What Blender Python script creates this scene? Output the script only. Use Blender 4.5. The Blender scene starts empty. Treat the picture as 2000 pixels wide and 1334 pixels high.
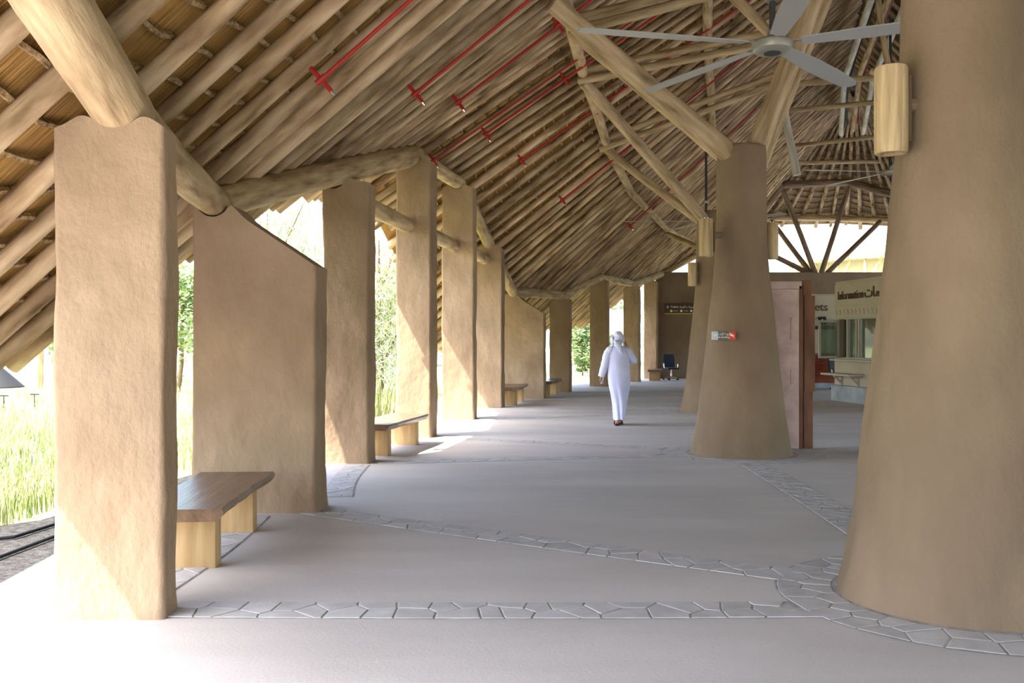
import bpy, bmesh, math, random
from mathutils import Vector, Matrix, noise as mnoise
random.seed(7)
sc = bpy.context.scene
COL = sc.collection
PI = math.pi

# ------------------------------------------------------------------ camera, sky, sun, exposure
CAM_H = 1.57
cam_d = bpy.data.cameras.new('camera'); cam = bpy.data.objects.new('camera', cam_d); COL.objects.link(cam)
cam.location = (0, 0, CAM_H); cam.rotation_euler = (PI/2, 0, 0)
cam_d.sensor_width = 36; cam_d.lens = 1800/2000*36; cam_d.clip_end = 600
sc.camera = cam
SUN = Vector((0.50, 0.25, -0.83)).normalized()          # direction the light travels
world = bpy.data.worlds.new('sky'); sc.world = world; world.use_nodes = True
wn = world.node_tree; wn.nodes.clear()
sky = wn.nodes.new('ShaderNodeTexSky'); sky.sky_type = 'NISHITA'; sky.sun_disc = False
sky.sun_elevation = math.asin(-SUN.z); sky.sun_rotation = math.atan2(-SUN.x, -SUN.y)
sky.air_density = 1.0; sky.dust_density = 2.5; sky.ozone_density = 1.2
bg = wn.nodes.new('ShaderNodeBackground'); bg.inputs[1].default_value = 0.33
wo = wn.nodes.new('ShaderNodeOutputWorld')
wn.links.new(sky.outputs[0], bg.inputs[0]); wn.links.new(bg.outputs[0], wo.inputs[0])
sun_d = bpy.data.lights.new('sun', 'SUN'); sun_d.energy = 4.4; sun_d.angle = 0.009; sun_d.color = (1, .955, .89)
sun = bpy.data.objects.new('sun', sun_d); COL.objects.link(sun)
sun.rotation_euler = SUN.to_track_quat('-Z', 'Y').to_euler(); sun.location = (-8, -4, 14)
sc.view_settings.view_transform = 'Standard'; sc.view_settings.look = 'None'
sc.view_settings.gamma = 1; sc.view_settings.use_curve_mapping = False
sc.view_settings.exposure = 2.0
sc.cycles.max_bounces = 7; sc.cycles.diffuse_bounces = 5

# ------------------------------------------------------------------ helpers
def srgb(r, g, b):
    f = lambda c: (c/255/12.92) if c/255 <= .04045 else ((c/255+.055)/1.055)**2.4
    return (f(r), f(g), f(b), 1)
def node(nt, t, **kw):
    n = nt.nodes.new(t)
    for k, v in kw.items():
        if hasattr(n, k): setattr(n, k, v)
        else: n.inputs[k].default_value = v
    return n
def material(name, c1, c2=None, scale=(4, 4, 4), detail=4, rough=.85, bump=0, bscale=None, coord='Object', vary=0, metal=0, c3=None, fine=None, spec=.3, mid=(.35, .65), bdist=.02):
    m = bpy.data.materials.new(name); m.use_nodes = True; nt = m.node_tree; nt.nodes.clear()
    out = node(nt, 'ShaderNodeOutputMaterial'); p = node(nt, 'ShaderNodeBsdfPrincipled')
    p.inputs['Roughness'].default_value = rough; p.inputs['Metallic'].default_value = metal
    p.inputs['Specular IOR Level'].default_value = spec
    nt.links.new(p.outputs[0], out.inputs[0])
    tc = node(nt, 'ShaderNodeTexCoord'); mp = node(nt, 'ShaderNodeMapping'); mp.inputs['Scale'].default_value = scale
    nt.links.new(tc.outputs[coord], mp.inputs[0])
    oi = node(nt, 'ShaderNodeObjectInfo')
    vadd = node(nt, 'ShaderNodeVectorMath', operation='ADD'); vm = node(nt, 'ShaderNodeMath', operation='MULTIPLY'); vm.inputs[1].default_value = 37.0
    nt.links.new(oi.outputs['Random'], vm.inputs[0]); nt.links.new(mp.outputs[0], vadd.inputs[0]); nt.links.new(vm.outputs[0], vadd.inputs[1])
    n1 = node(nt, 'ShaderNodeTexNoise'); n1.inputs['Scale'].default_value = 1; n1.inputs['Detail'].default_value = detail
    nt.links.new(vadd.outputs[0], n1.inputs['Vector'])
    col = None
    if c2 is not None:
        r = node(nt, 'ShaderNodeValToRGB'); r.color_ramp.elements[0].position = mid[0]; r.color_ramp.elements[1].position = mid[1]
        r.color_ramp.elements[0].color = c1; r.color_ramp.elements[1].color = c2
        if c3 is not None:
            e = r.color_ramp.elements.new((mid[0]+mid[1])/2); e.color = c3
        nt.links.new(n1.outputs[0], r.inputs[0]); col = r.outputs[0]
    else:
        rgb = node(nt, 'ShaderNodeRGB'); rgb.outputs[0].default_value = c1; col = rgb.outputs[0]
    if vary:
        hv = node(nt, 'ShaderNodeHueSaturation'); mr = node(nt, 'ShaderNodeMapRange')
        mr.inputs[3].default_value = 1-vary; mr.inputs[4].default_value = 1+vary
        nt.links.new(oi.outputs['Random'], mr.inputs[0]); nt.links.new(mr.outputs[0], hv.inputs['Value'])
        nt.links.new(col, hv.inputs['Color']); col = hv.outputs[0]
    nt.links.new(col, p.inputs['Base Color'])
    if bump:
        b = node(nt, 'ShaderNodeBump'); b.inputs['Strength'].default_value = bump; b.inputs['Distance'].default_value = bdist
        mp2 = node(nt, 'ShaderNodeMapping'); mp2.inputs['Scale'].default_value = bscale or scale
        nt.links.new(tc.outputs[coord], mp2.inputs[0])
        va2 = node(nt, 'ShaderNodeVectorMath', operation='ADD')
        nt.links.new(mp2.outputs[0], va2.inputs[0]); nt.links.new(vm.outputs[0], va2.inputs[1])
        n2 = node(nt, 'ShaderNodeTexNoise'); n2.inputs['Scale'].default_value = 1; n2.inputs['Detail'].default_value = 5; n2.inputs['Roughness'].default_value = .6
        nt.links.new(va2.outputs[0], n2.inputs['Vector']); nt.links.new(n2.outputs[0], b.inputs['Height'])
        nt.links.new(b.outputs[0], p.inputs['Normal'])
    return m

M = {}
M['plaster'] = material('mud_plaster', srgb(139, 117, 94), srgb(158, 135, 110), (1.8, 1.8, 1.3), 8, .93, .6, (8, 8, 5.5), vary=.04, spec=.15, bdist=.04)
M['plaster_col'] = material('mud_plaster_column', srgb(119, 102, 83), srgb(137, 118, 96), (1.4, 1.4, .8), 8, .93, .8, (4.5, 4.5, 3), vary=.03, spec=.15, bdist=.04)
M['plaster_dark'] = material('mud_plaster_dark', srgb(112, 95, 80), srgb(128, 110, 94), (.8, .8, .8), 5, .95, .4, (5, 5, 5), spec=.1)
M['log'] = material('peeled_log', srgb(120, 98, 70), srgb(188, 166, 132), (11, 11, 1.6), 7, .8, .6, (26, 26, 3.0), vary=.08, mid=(.28, .66), spec=.2, c3=srgb(164, 141, 108))
M['rafter'] = material('rafter_pole', srgb(98, 76, 52), srgb(190, 167, 136), (7, 7, 22.0), 9, .85, .5, (26, 26, 30), vary=.28, mid=(.3, .64), spec=.12, c3=srgb(156, 132, 102))
M['old_log'] = material('weathered_pale_log', srgb(176, 168, 156), srgb(214, 208, 198), (9, 9, 1.2), 6, .85, .4, (30, 30, 3), spec=.15)
M['batten'] = material('batten_stick', srgb(116, 92, 62), srgb(178, 152, 112), (25, 25, 25), 3, .9, .8, (60, 60, 60), vary=.1, spec=.1)
M['floor'] = material('concrete_floor', srgb(184, 179, 174), srgb(199, 194, 189), (.45, 1.2, .5), 10, .72, .35, (60, 60, 60), spec=.25, bdist=.004, mid=(.36, .64))
M['stone'] = material('paving_stone', srgb(172, 170, 167), srgb(190, 188, 186), (5, 5, 5), 5, .72, .35, (30, 30, 30), vary=.06, spec=.3, bdist=.005)
M['grout'] = material('grout', srgb(142, 138, 135), srgb(180, 177, 173), (9, 9, 9), 3, .9)
M['gravel'] = material('eave_shade_gravel', srgb(46, 44, 42), srgb(84, 80, 76), (22, 22, 22), 6, .95, .9, (60, 60, 60))  # gravel colour lowered to stand for the shade of the roof overhang
M['earth'] = material('dry_grass_ground', srgb(142, 144, 92), srgb(184, 182, 138), (.7, .7, .7), 8, .95, .6, (14, 14, 14), bdist=.05)
M['grass'] = material('grass_blades', srgb(122, 138, 80), srgb(194, 196, 142), (1.2, 1.2, .4), 4, .8)
M['leaf'] = material('tree_leaves', srgb(112, 136, 78), srgb(172, 188, 128), (1.5, 1.5, 1.5), 3, .7, vary=.1)
M['leaf_pale'] = material('pale_leaves', srgb(146, 160, 122), srgb(200, 208, 178), (1.5, 1.5, 1.5), 3, .7, vary=.1)
M['bark'] = material('bark', srgb(96, 80, 62), srgb(134, 114, 90), (8, 8, 2), 4, .9, .6)
M['bench_top'] = material('dark_bench_wood', srgb(104, 82, 64), srgb(132, 106, 84), (14, 1.2, 8), 5, .32, .12, (40, 3, 30), spec=.5)
M['bench_leg'] = material('bench_leg_wood', srgb(176, 142, 96), srgb(200, 168, 120), (14, 14, 1.5), 5, .6, .15, (50, 50, 4))
M['lampwood'] = material('lamp_log', srgb(156, 132, 96), srgb(198, 176, 136), (16, 16, 1.6), 7, .75, .5, (60, 60, 2.5), vary=.04)
M['steel'] = material('grey_steel', srgb(150, 150, 146), None, rough=.4, metal=.6)
M['fan_blade'] = material('fan_blade_grey', srgb(168, 168, 166), None, rough=.4, metal=.2)
M['fan_body'] = material('fan_body_grey', srgb(150, 148, 138), None, rough=.38, metal=.35)
M['red'] = material('red_pipe_paint', srgb(160, 40, 34), None, rough=.5)
M['chrome'] = material('chrome', srgb(214, 214, 214), None, rough=.18, metal=1)
M['black'] = material('black_plastic', srgb(26, 26, 28), None, rough=.55)
M['darkgrey'] = material('dark_grey_metal', srgb(58, 58, 55), None, rough=.8)
M['navy'] = material('navy_mesh_fabric', srgb(40, 50, 66), srgb(54, 66, 84), (60, 60, 60), 2, .85, .3, (160, 160, 160))
M['white_cloth'] = material('white_cotton', srgb(192, 195, 224), srgb(208, 210, 234), (3, 3, 3), 3, .85, .15, (14, 14, 5))
M['scarf'] = material('white_headscarf', srgb(180, 184, 210), srgb(208, 210, 230), (24, 24, 24), 3, .9, .4, (40, 40, 40))
M['skin'] = material('skin', srgb(158, 112, 84), srgb(172, 124, 94), (8, 8, 8), 2, .6)
M['cream'] = material('cream_wall', srgb(178, 169, 150), srgb(190, 181, 163), (1.5, 1.5, 1.5), 4, .9, .2, (8, 8, 8))
M['dado'] = material('grey_blue_dado', srgb(138, 146, 150), srgb(168, 176, 180), (2.5, 2.5, 2.5), 5, .8)
M['letter'] = material('brown_lettering', srgb(92, 74, 60), None, rough=.7)
M['white_ink'] = material('white_print', srgb(236, 234, 228), None, rough=.6)
M['sign_brown'] = material('brown_sign_board', srgb(78, 60, 48), None, rough=.6)
M['sign_grey'] = material('grey_sign_plate', srgb(86, 84, 80), None, rough=.45)
M['sign_glare'] = material('painted_sign_glare', srgb(168, 176, 190), None, rough=.3, spec=.6)
M['sign_red'] = material('red_sign_square', srgb(196, 54, 40), None, rough=.5)
M['yellow'] = material('yellow_green_stripe', srgb(190, 186, 40), None, rough=.5)
M['rust_panel'] = material('pinkish_etched_panel', srgb(176, 150, 142), srgb(196, 170, 162), (5, 5, 5), 6, .7, .5, (26, 26, 26))
M['rust'] = material('rusted_steel', srgb(94, 64, 48), srgb(124, 86, 64), (6, 6, 2), 5, .8, .3, (30, 30, 30))
M['redwood'] = material('reddish_wood', srgb(110, 52, 30), srgb(142, 70, 40), (4, 4, 20), 4, .5)
M['winframe'] = material('window_frame_grey', srgb(176, 170, 158), None, rough=.5)
M['windark'] = material('window_frame_brown', srgb(92, 82, 74), None, rough=.5)
def glass_mat():
    m = bpy.data.materials.new('window_glass'); m.use_nodes = True; p = m.node_tree.nodes['Principled BSDF']
    p.inputs['Base Color'].default_value = srgb(150, 168, 150); p.inputs['Roughness'].default_value = .04
    p.inputs['Transmission Weight'].default_value = .85; p.inputs['IOR'].default_value = 1.45
    return m
M['glass'] = glass_mat()
def bottle_mat():
    m = bpy.data.materials.new('clear_plastic'); m.use_nodes = True; p = m.node_tree.nodes['Principled BSDF']
    p.inputs['Base Color'].default_value = (.92, .95, .98, 1); p.inputs['Roughness'].default_value = .08; p.inputs['Transmission Weight'].default_value = .7
    return m
M['bottle'] = bottle_mat()
def thatch_mat():
    m = material('thatch_reed', srgb(132, 94, 48), srgb(212, 168, 102), (95, 3.0, 1), 5, .95, 1.0, (150, 4, 1), coord='UV', mid=(.3, .68), spec=.05, bdist=.03)
    return m
M['thatch'] = thatch_mat()
M['thatch_dull'] = material('dull_thatch', srgb(112, 94, 72), srgb(176, 152, 118), (60, 3, 1), 5, .95, 1.0, (120, 4, 1), coord='UV', mid=(.3, .68), spec=.05, bdist=.03)
M['dark_log'] = material('shade_darkened_log', srgb(84, 68, 54), srgb(132, 112, 92), (9, 9, 1.2), 6, .85, .5, (30, 30, 3), vary=.08, spec=.15)  # log colour darkened to stand for backlit shade on the gable timbers
M['thatch_out'] = material('weathered_thatch', srgb(126, 122, 114), srgb(168, 164, 156), (6, 6, 6), 6, .95, .8, (40, 40, 40))

def mesh(name, verts, faces, mat, parent=None, smooth=False, sharp=None, mats=None, loc=None, rot=None):
    me = bpy.data.meshes.new(name); me.from_pydata([tuple(v) for v in verts], [], faces); me.update()
    for mm in (mats or [mat]): me.materials.append(M[mm] if isinstance(mm, str) else mm)
    if smooth:
        for p in me.polygons: p.use_smooth = True
        if sharp: me.set_sharp_from_angle(angle=math.radians(sharp))
    return link(name, me, parent, loc, rot)
def link(name, me, parent=None, loc=None, rot=None):
    o = bpy.data.objects.new(name, me); COL.objects.link(o)
    if loc is not None: o.location = loc
    if rot is not None: o.rotation_euler = rot
    if parent is not None: o.parent = parent
    return o
def tag(o, label=None, cat=None, group=None, kind=None):
    if label: o['label'] = label
    if cat: o['category'] = cat
    if group: o['group'] = group
    if kind: o['kind'] = kind
    return o
def empty(name, loc=(0, 0, 0), rz=0):
    o = bpy.data.objects.new(name, None); COL.objects.link(o); o.location = loc; o.rotation_euler = (0, 0, rz); o.empty_display_size = .1
    return o
def thing(name, label, cat, loc=(0, 0, 0), rz=0, group=None):
    return tag(empty(name, loc, rz), label, cat, group)
class MB:
    """collects bevelled boxes / tubes / lathes of ONE part"""
    def __init__(s): s.bm = bmesh.new()
    def box(s, c, d, bev=0, rot=None):
        r = bmesh.ops.create_cube(s.bm, size=1)['verts']
        mt = Matrix.Translation(c) @ (rot.to_4x4() if rot is not None else Matrix()) @ Matrix.Diagonal((d[0], d[1], d[2], 1))
        bmesh.ops.transform(s.bm, matrix=mt, verts=r)
        if bev:
            es = list({e for v in r for e in v.link_edges}); bmesh.ops.bevel(s.bm, geom=es, offset=bev, segments=2, affect='EDGES', profile=.6)
        return s
    def tube(s, pts, rad, n=8, cap=True):
        pts = [Vector(p) for p in pts]
        rads = rad if isinstance(rad, (list, tuple)) else [rad]*len(pts)
        rings = []; up = None
        for i, p in enumerate(pts):
            d = (pts[min(i+1, len(pts)-1)]-pts[max(i-1, 0)]).normalized()
            a = Vector((0, 0, 1)) if abs(d.z) < .9 else Vector((1, 0, 0))
            if up is not None: a = up
            x = d.cross(a); x = x.normalized() if x.length > 1e-5 else d.orthogonal().normalized()
            y = x.cross(d).normalized(); up = y
            rings.append([s.bm.verts.new(p+(x*math.cos(2*PI*k/n)+y*math.sin(2*PI*k/n))*rads[i]) for k in range(n)])
        for a, b in zip(rings, rings[1:]):
            for k in range(n): s.bm.faces.new((a[k], a[(k+1) % n], b[(k+1) % n], b[k]))
        if cap:
            s.bm.faces.new(rings[0][::-1]); s.bm.faces.new(rings[-1])
        return s
    def lathe(s, prof, n=24, c=(0, 0, 0)):
        rings = []
        for r, z in prof:
            rings.append([s.bm.verts.new((c[0]+r*math.cos(2*PI*k/n), c[1]+r*math.sin(2*PI*k/n), c[2]+z)) for k in range(n)])
        for a, b in zip(rings, rings[1:]):
            for k in range(n): s.bm.faces.new((a[k], a[(k+1) % n], b[(k+1) % n], b[k]))
        s.bm.faces.new(rings[0][::-1]); s.bm.faces.new(rings[-1])
        return s
    def prism(s, poly, z0, z1):
        a = [s.bm.verts.new((x, y, z0)) for x, y in poly]; b = [s.bm.verts.new((x, y, z1)) for x, y in poly]
        n = len(poly); s.bm.faces.new(a[::-1]); s.bm.faces.new(b)
        for k in range(n): s.bm.faces.new((a[k], a[(k+1) % n], b[(k+1) % n], b[k]))
        return s
    def build(s, name, mat, parent=None, smooth=True, sharp=35, loc=None, rot=None):
        bmesh.ops.recalc_face_normals(s.bm, faces=s.bm.faces)
        me = bpy.data.meshes.new(name); s.bm.to_mesh(me); s.bm.free(); me.materials.append(M[mat])
        if smooth:
            for p in me.polygons: p.use_smooth = True
            me.set_sharp_from_angle(angle=math.radians(sharp))
        return link(name, me, parent, loc, rot)
def nz(x, y, z, s=0): return mnoise.noise(Vector((x+s*13.7, y-s*5.1, z+s*3.3)))

# ------------------------------------------------------------------ roof geometry: eave beam nodes and ridge nodes
# (beam x, y, z of log centre, log radius, ridge x, y, overhang, rafter spacing)
N = [
(-1.45, -20.0, 4.6, .16, 6.3, -20.0, 1.0, .8), (-1.55, -1.4, 4.65, .16, 6.2, -1.4, .8, .42), (-1.95, 2.0, 3.85, .17, 6.2, 2.0, .95, .55),
(-2.26, 5.35, 2.91, .165, 6.3, 5.2, 1.36, .62), (-2.78, 8.65, 2.87, .15, 6.4, 8.4, 2.3, .50), (-2.27, 12.1, 3.77, .165, 6.7, 11.8, .8, .50),
(-1.66, 15.3, 4.65, .165, 7.2, 14.8, 1.2, .58), (-1.08, 18.7, 4.78, .135, 7.9, 18.0, 1.6, .60), (-.545, 21.9, 3.88, .13, 8.5, 20.9, 1.8, .52),
(.03, 25.4, 2.93, .14, 9.1, 23.2, 2.2, .46), (1.58, 28.7, 3.0, .14, 9.8, 25.9, 2.2, .40), (3.1, 32.2, 3.8, .14, 10.7, 29.0, 2.4, .42),
(4.72, 36.0, 3.82, .14, 11.8, 32.3, 2.2, .42), (6.4, 39.2, 4.45, .14, 12.7, 34.6, .4, .45), (11.1, 40.2, 6.95, .14, 13.0, 35.2, .7, .62),
(14.4, 40.4, 6.95, .14, 13.1, 35.3, .6, .62), (16.2, 38.9, 6.7, .14, 13.2, 35.2, .6, .7), (19.0, 34.5, 4.4, .14, 12.7, 34.0, .6, .7),
(18.2, 28.5, 3.6, .14, 10.7, 29.0, .6, .7), (15.6, 20.0, 3.3, .14, 8.3, 20.4, .6, .7), (14.2, 10.0, 3.2, .14, 6.6, 10.0, .6, .8), (14.0, -20.0, 3.2, .14, 6.3, -20.0, .6, .7)]
RZ = 11.0; RR = .07
def lerp(a, b, f): return a+(b-a)*f
def roof_at(t):
    i = min(max(int(math.floor(t)), 0), len(N)-2); f = t-i
    v = [lerp(N[i][k], N[i+1][k], f) for k in range(7)]
    return (v[0], v[1], v[2]+v[3]+RR), (v[4], v[5], RZ), v[6]
def S(t, u, off=0):
    E, R, tl = roof_at(t); D = math.hypot(R[0]-E[0], R[1]-E[1]); f = u/D
    return Vector((lerp(E[0], R[0], f), lerp(E[1], R[1], f), lerp(E[2], R[2], f)+off))
def Dof(t):
    E, R, tl = roof_at(t); return math.hypot(R[0]-E[0], R[1]-E[1])

# ------------------------------------------------------------------ floor, ground
left_edge = [(-3.3, 5.67), (-3.5, 8.6), (-3.05, 12), (-2.5, 15.3), (-2, 18.7), (-1.5, 22), (-1.1, 25.3), (.4, 28.8), (1.8, 32.3), (3.4, 36.2), (5, 39.6)]
poly = [(-9, -22), (26, -22), (26, 46), (5, 46)] + left_edge[::-1] + [(-9, 5.67)]
floor = MB().prism(poly, -.12, 0).build('floor', 'floor', smooth=False); tag(floor, 'smooth pale grey-beige concrete floor of the hall', kind='structure')
ground = MB().prism([(-140, -60), (160, -60), (160, 200), (-140, 200)], -.3, -.06).build('ground', 'earth', smooth=False); tag(ground, 'sunlit dry grassy ground outside the hall', kind='structure')
gpoly = [(-16, 5.67), (-3.3, 5.67), (-3.5, 8.6), (-3.05, 12), (-2.5, 15.3), (-2, 18.7), (-2.6, 18.7), (-3.1, 15.3), (-3.7, 12), (-4.2, 8.2), (-5.2, 7.1), (-16, 6.7)]
gr = MB().prism(gpoly, -.1, -.02).build('gravel_bed', 'gravel', smooth=False); tag(gr, 'strip of gravel coloured dark for eave shade beside the hall floor', kind='structure')

# paving bands ------------------------------------------------------
COLS = [(2.78, 5.68), (3.22, 12.93), (4.45, 20.5), (6.9, 28.8)]
def clip(poly, nx, ny, d):
    out = []
    for i, a in enumerate(poly):
        b = poly[(i+1) % len(poly)]
        da = a[0]*nx+a[1]*ny-d; db = b[0]*nx+b[1]*ny-d
        if da <= 0: out.append(a)
        if (da < 0 < db) or (db < 0 < da):
            f = da/(da-db); out.append((a[0]+(b[0]-a[0])*f, a[1]+(b[1]-a[1])*f))
    return out
stones = []; grouts = []
def band_cells(L, W, fmap, rng, skip=None, cs=.20, cw=.15, closed=False):
    seeds = []
    nw = max(1, round(W/cw)); ns = max(2, round(L/cs))
    for j in range(nw):
        for i in range(ns):
            seeds.append(((i+.5+(j % 2)*.4-.2+rng.uniform(-.45, .45))*L/ns, (j+.5+rng.uniform(-.42, .42))*W/nw))
    for a in seeds:
        poly = [(max(0, a[0]-.5), 0.012), (min(L, a[0]+.5), 0.012), (min(L, a[0]+.5), W-.012), (max(0, a[0]-.5), W-.012)]
        for b in seeds:
            if b is a or abs(b[0]-a[0]) > .8: continue
            dx, dy = b[0]-a[0], b[1]-a[1]; l = math.hypot(dx, dy)
            if l < 1e-4: continue
            nx, ny = dx/l, dy/l
            poly = clip(poly, nx, ny, (a[0]+b[0])/2*nx+(a[1]+b[1])/2*ny-.006)
            if len(poly) < 3: break
        if len(poly) < 3: continue
        P = [fmap(*q) for q in poly]
        cx = sum(q[0] for q in P)/len(P); cy = sum(q[1] for q in P)/len(P)
        ar = abs(sum(P[i][0]*P[(i+1) % len(P)][1]-P[(i+1) % len(P)][0]*P[i][1] for i in range(len(P))))/2
        if ar < .002 or (skip and skip(cx, cy)): continue
        stones.append((cx, cy, P))
def near_col(x, y): return any(math.hypot(x-c[0], y-c[1]) < 1.13 for c in COLS)
rng = random.Random(3)
def band(p, q, W):
    p = Vector(p); q = Vector(q); L = (q-p).length; d = (q-p)/L; n = Vector((-d.y, d.x))
    bow = rng.uniform(-.05, .05)
    f = lambda s, w: tuple(p+d*s+n*(w-W/2+bow*math.sin(PI*s/L)))
    band_cells(L, W, f, rng, near_col)
    pts = [f(L*i/12, 0) for i in range(13)] + [f(L*i/12, W) for i in range(12, -1, -1)]
    grouts.append(pts)
def ring(c, r0, r1):
    W = r1-r0; L = 2*PI*(r0+r1)/2
    f = lambda s, w: (c[0]+(r0+w)*math.cos(2*PI*s/L), c[1]+(r0+w)*math.sin(2*PI*s/L))
    band_cells(L, W, f, rng)
    grouts.append([(c[0]+r1*math.cos(2*PI*i/48), c[1]+r1*math.sin(2*PI*i/48)) for i in range(48)])
band((-2.0, 5.4), (1.8, 5.4), .33)
band((-2.3, 5.75), (-2.35, 8.3), .36)
band((-1.95, 8.62), (1.85, 6.2), .36)
band((3.1, 12.1), (2.85, 6.7), .38)
band((-1.75, 11.95), (2.4, 12.75), .33)
band((-1.2, 15.1), (2.4, 13.4), .33)
band((-.7, 18.6), (3.5, 20.2), .33)
band((-.2, 21.9), (3.6, 20.9), .33)
band((3.55, 14.0), (4.3, 19.5), .36)
band((4.2, 13.3), (8.4, 14.6), .36)
band((.9, 25.4), (4.2, 21.7), .33)
band((1.8, 28.6), (6.0, 28.7), .33)
band((-1.75, 9.3), (-1.95, 11.7), .3)
for c in COLS[:3]: ring(c, .76, 1.12)
gm = bmesh.new()
for i, g in enumerate(grouts):
    vs = [gm.verts.new((x, y, .0015+i*.00012)) for x, y in g]; gm.faces.new(vs)
bmesh.ops.recalc_face_normals(gm, faces=gm.faces)
gme = bpy.data.meshes.new('grout'); gm.to_mesh(gme); gm.free(); gme.materials.append(M['grout']); link('grout', gme, floor)
stones.sort(key=lambda s: math.hypot(s[0], s[1]) + (0 if s[1] > 2 and abs(s[0]) < s[1]*.62 else 100))
def stone_geo(P, c):
    n = len(P); dz = random.uniform(-.001, .001)
    ins = [(c[0]+(x-c[0])*.955, c[1]+(y-c[1])*.955) for x, y in P]
    v = [(x, y, .0005) for x, y in P]+[(x, y, .0045+dz) for x, y in P]+[(x, y, .0060+dz) for x, y in ins]
    if sum(P[i][0]*P[(i+1) % n][1]-P[(i+1) % n][0]*P[i][1] for i in range(n)) < 0: order = -1
    else: order = 1
    f = [tuple(2*n+k for k in range(n))[::order]]
    for k in range(n):
        k2 = (k+1) % n
        for o in (0, n): f.append((o+k, o+k2, o+n+k2, o+n+k)[::order])
    return v, f
far_v, far_f = [], []
for i, (cx, cy, P) in enumerate(stones):
    v, f = stone_geo(P, (cx, cy))
    if i < 295: mesh('paving_stone', v, f, 'stone', floor)
    else:
        b = len(far_v); far_v += v; far_f += [tuple(b+k for k in ff) for ff in f]
if far_v: tag(mesh('far_paving_stones', far_v, far_f, 'stone', floor), kind='stuff')

# ------------------------------------------------------------------ walls at the far end
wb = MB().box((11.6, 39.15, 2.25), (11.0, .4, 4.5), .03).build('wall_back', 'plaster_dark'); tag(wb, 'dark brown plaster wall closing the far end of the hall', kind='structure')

# ------------------------------------------------------------------ roof
roof = empty('roof'); tag(roof, 'thatched roof on closely laid timber rafters', kind='structure')
templates = []
for k in range(8):
    rg = random.Random(100+k); vs = []; fs = []; ns = 14; n = 9
    a1, a2 = rg.uniform(0, 6), rg.uniform(0, 6); am = rg.uniform(.004, .014)
    for i in range(ns+1):
        z = i/ns; r = RR*(1.08-.22*z)*(1+rg.uniform(-.04, .04))*(1+.1*math.sin(k*1.7))
        ox = am*math.sin(z*5+a1); oy = am*.5*math.sin(z*7+a2)
        for j in range(n): vs.append((ox+r*math.cos(2*PI*j/n), oy+r*math.sin(2*PI*j/n), z))
    for i in range(ns):
        for j in range(n): fs.append((i*n+j, i*n+(j+1) % n, (i+1)*n+(j+1) % n, (i+1)*n+j))
    fs.append(tuple(range(n))[::-1]); fs.append(tuple(ns*n+j for j in range(n)))
    me = bpy.data.meshes.new('rafter'); me.from_pydata(vs, [], fs); me.materials.append(M['rafter'])
    for p in me.polygons: p.use_smooth = True
    templates.append(me)
rts = []
for i in range(len(N)-1):
    a, b = N[i], N[i+1]; L = math.dist(a[:3], b[:3]); n = max(1, round(L/a[7]))
    for k in range(n): rts.append(i+(k+.5)/n)
rgr = random.Random(11)
for t in rts:
    t2 = t+rgr.uniform(-.015, .015)
    _, _, tl = roof_at(t2); tl += rgr.uniform(-.12, .12)
    top = S(t2, Dof(t2)-.05, rgr.uniform(-.02, .02)); bot = S(t2, -tl, rgr.uniform(-.015, .015))
    o = link('rafter', templates[rgr.randrange(8)], roof, bot)
    d = top-bot
    q = d.to_track_quat('Z', 'Y'); o.rotation_mode = 'QUATERNION'
    o.rotation_quaternion = q; sx = rgr.uniform(.92, 1.18); o.scale = (sx, sx, d.length)
# thatch sheet
def thatch_sheet(name, ts, dens_u, mat_in='thatch'):
    under = RR+.075; thick = .26
    me_v, me_f, uvs = [], [], []
    nu = dens_u; cols = []
    arc = 0; prev = None
    for t in ts:
        _, _, tl = roof_at(t); D = Dof(t); E = S(t, 0)
        if prev is not None: arc += (E-prev).length
        prev = E; c = []
        for j in range(nu+1):
            u = lerp(-tl-.06, D+.0, j/nu)
            c.append((S(t, u, under+.012*nz(t*6, u*3, 0)), (arc, u)))
        for j in range(nu, -1, -1):
            u = lerp(-tl-.12, D+.0, j/nu)
            c.append((S(t, u, under+thick+.03*nz(t*4, u*2, 5)), (arc, u)))
        cols.append(c)
    m = len(cols[0])
    for c in cols:
        for p, uv in c: me_v.append(p); uvs.append(uv)
    for i in range(len(cols)-1):
        for j in range(m): me_f.append((i*m+j, (i+1)*m+j, (i+1)*m+(j+1) % m, i*m+(j+1) % m))
    me_f.append(tuple(range(m))); me_f.append(tuple((len(cols)-1)*m+j for j in range(m))[::-1])
    me = bpy.data.meshes.new(name); me.from_pydata(me_v, [], me_f); me.update()
    uvl = me.uv_layers.new(name='UVMap')
    for lp in me.loops: uvl.data[lp.index].uv = uvs[lp.vertex_index]
    me.materials.append(M[mat_in]); return link(name, me, roof)
thatch_sheet('thatch', [i*.1 for i in range(0, 141)], 30)
thatch_sheet('thatch', [14+i*.1 for i in range(0, 71)], 16, 'thatch_dull')
MB().tube([(N[i][4]+.0, N[i][5], RZ+.5) for i in range(0, 15)], .38, 10).build('ridge_roll', 'thatch_out', roof)
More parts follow.
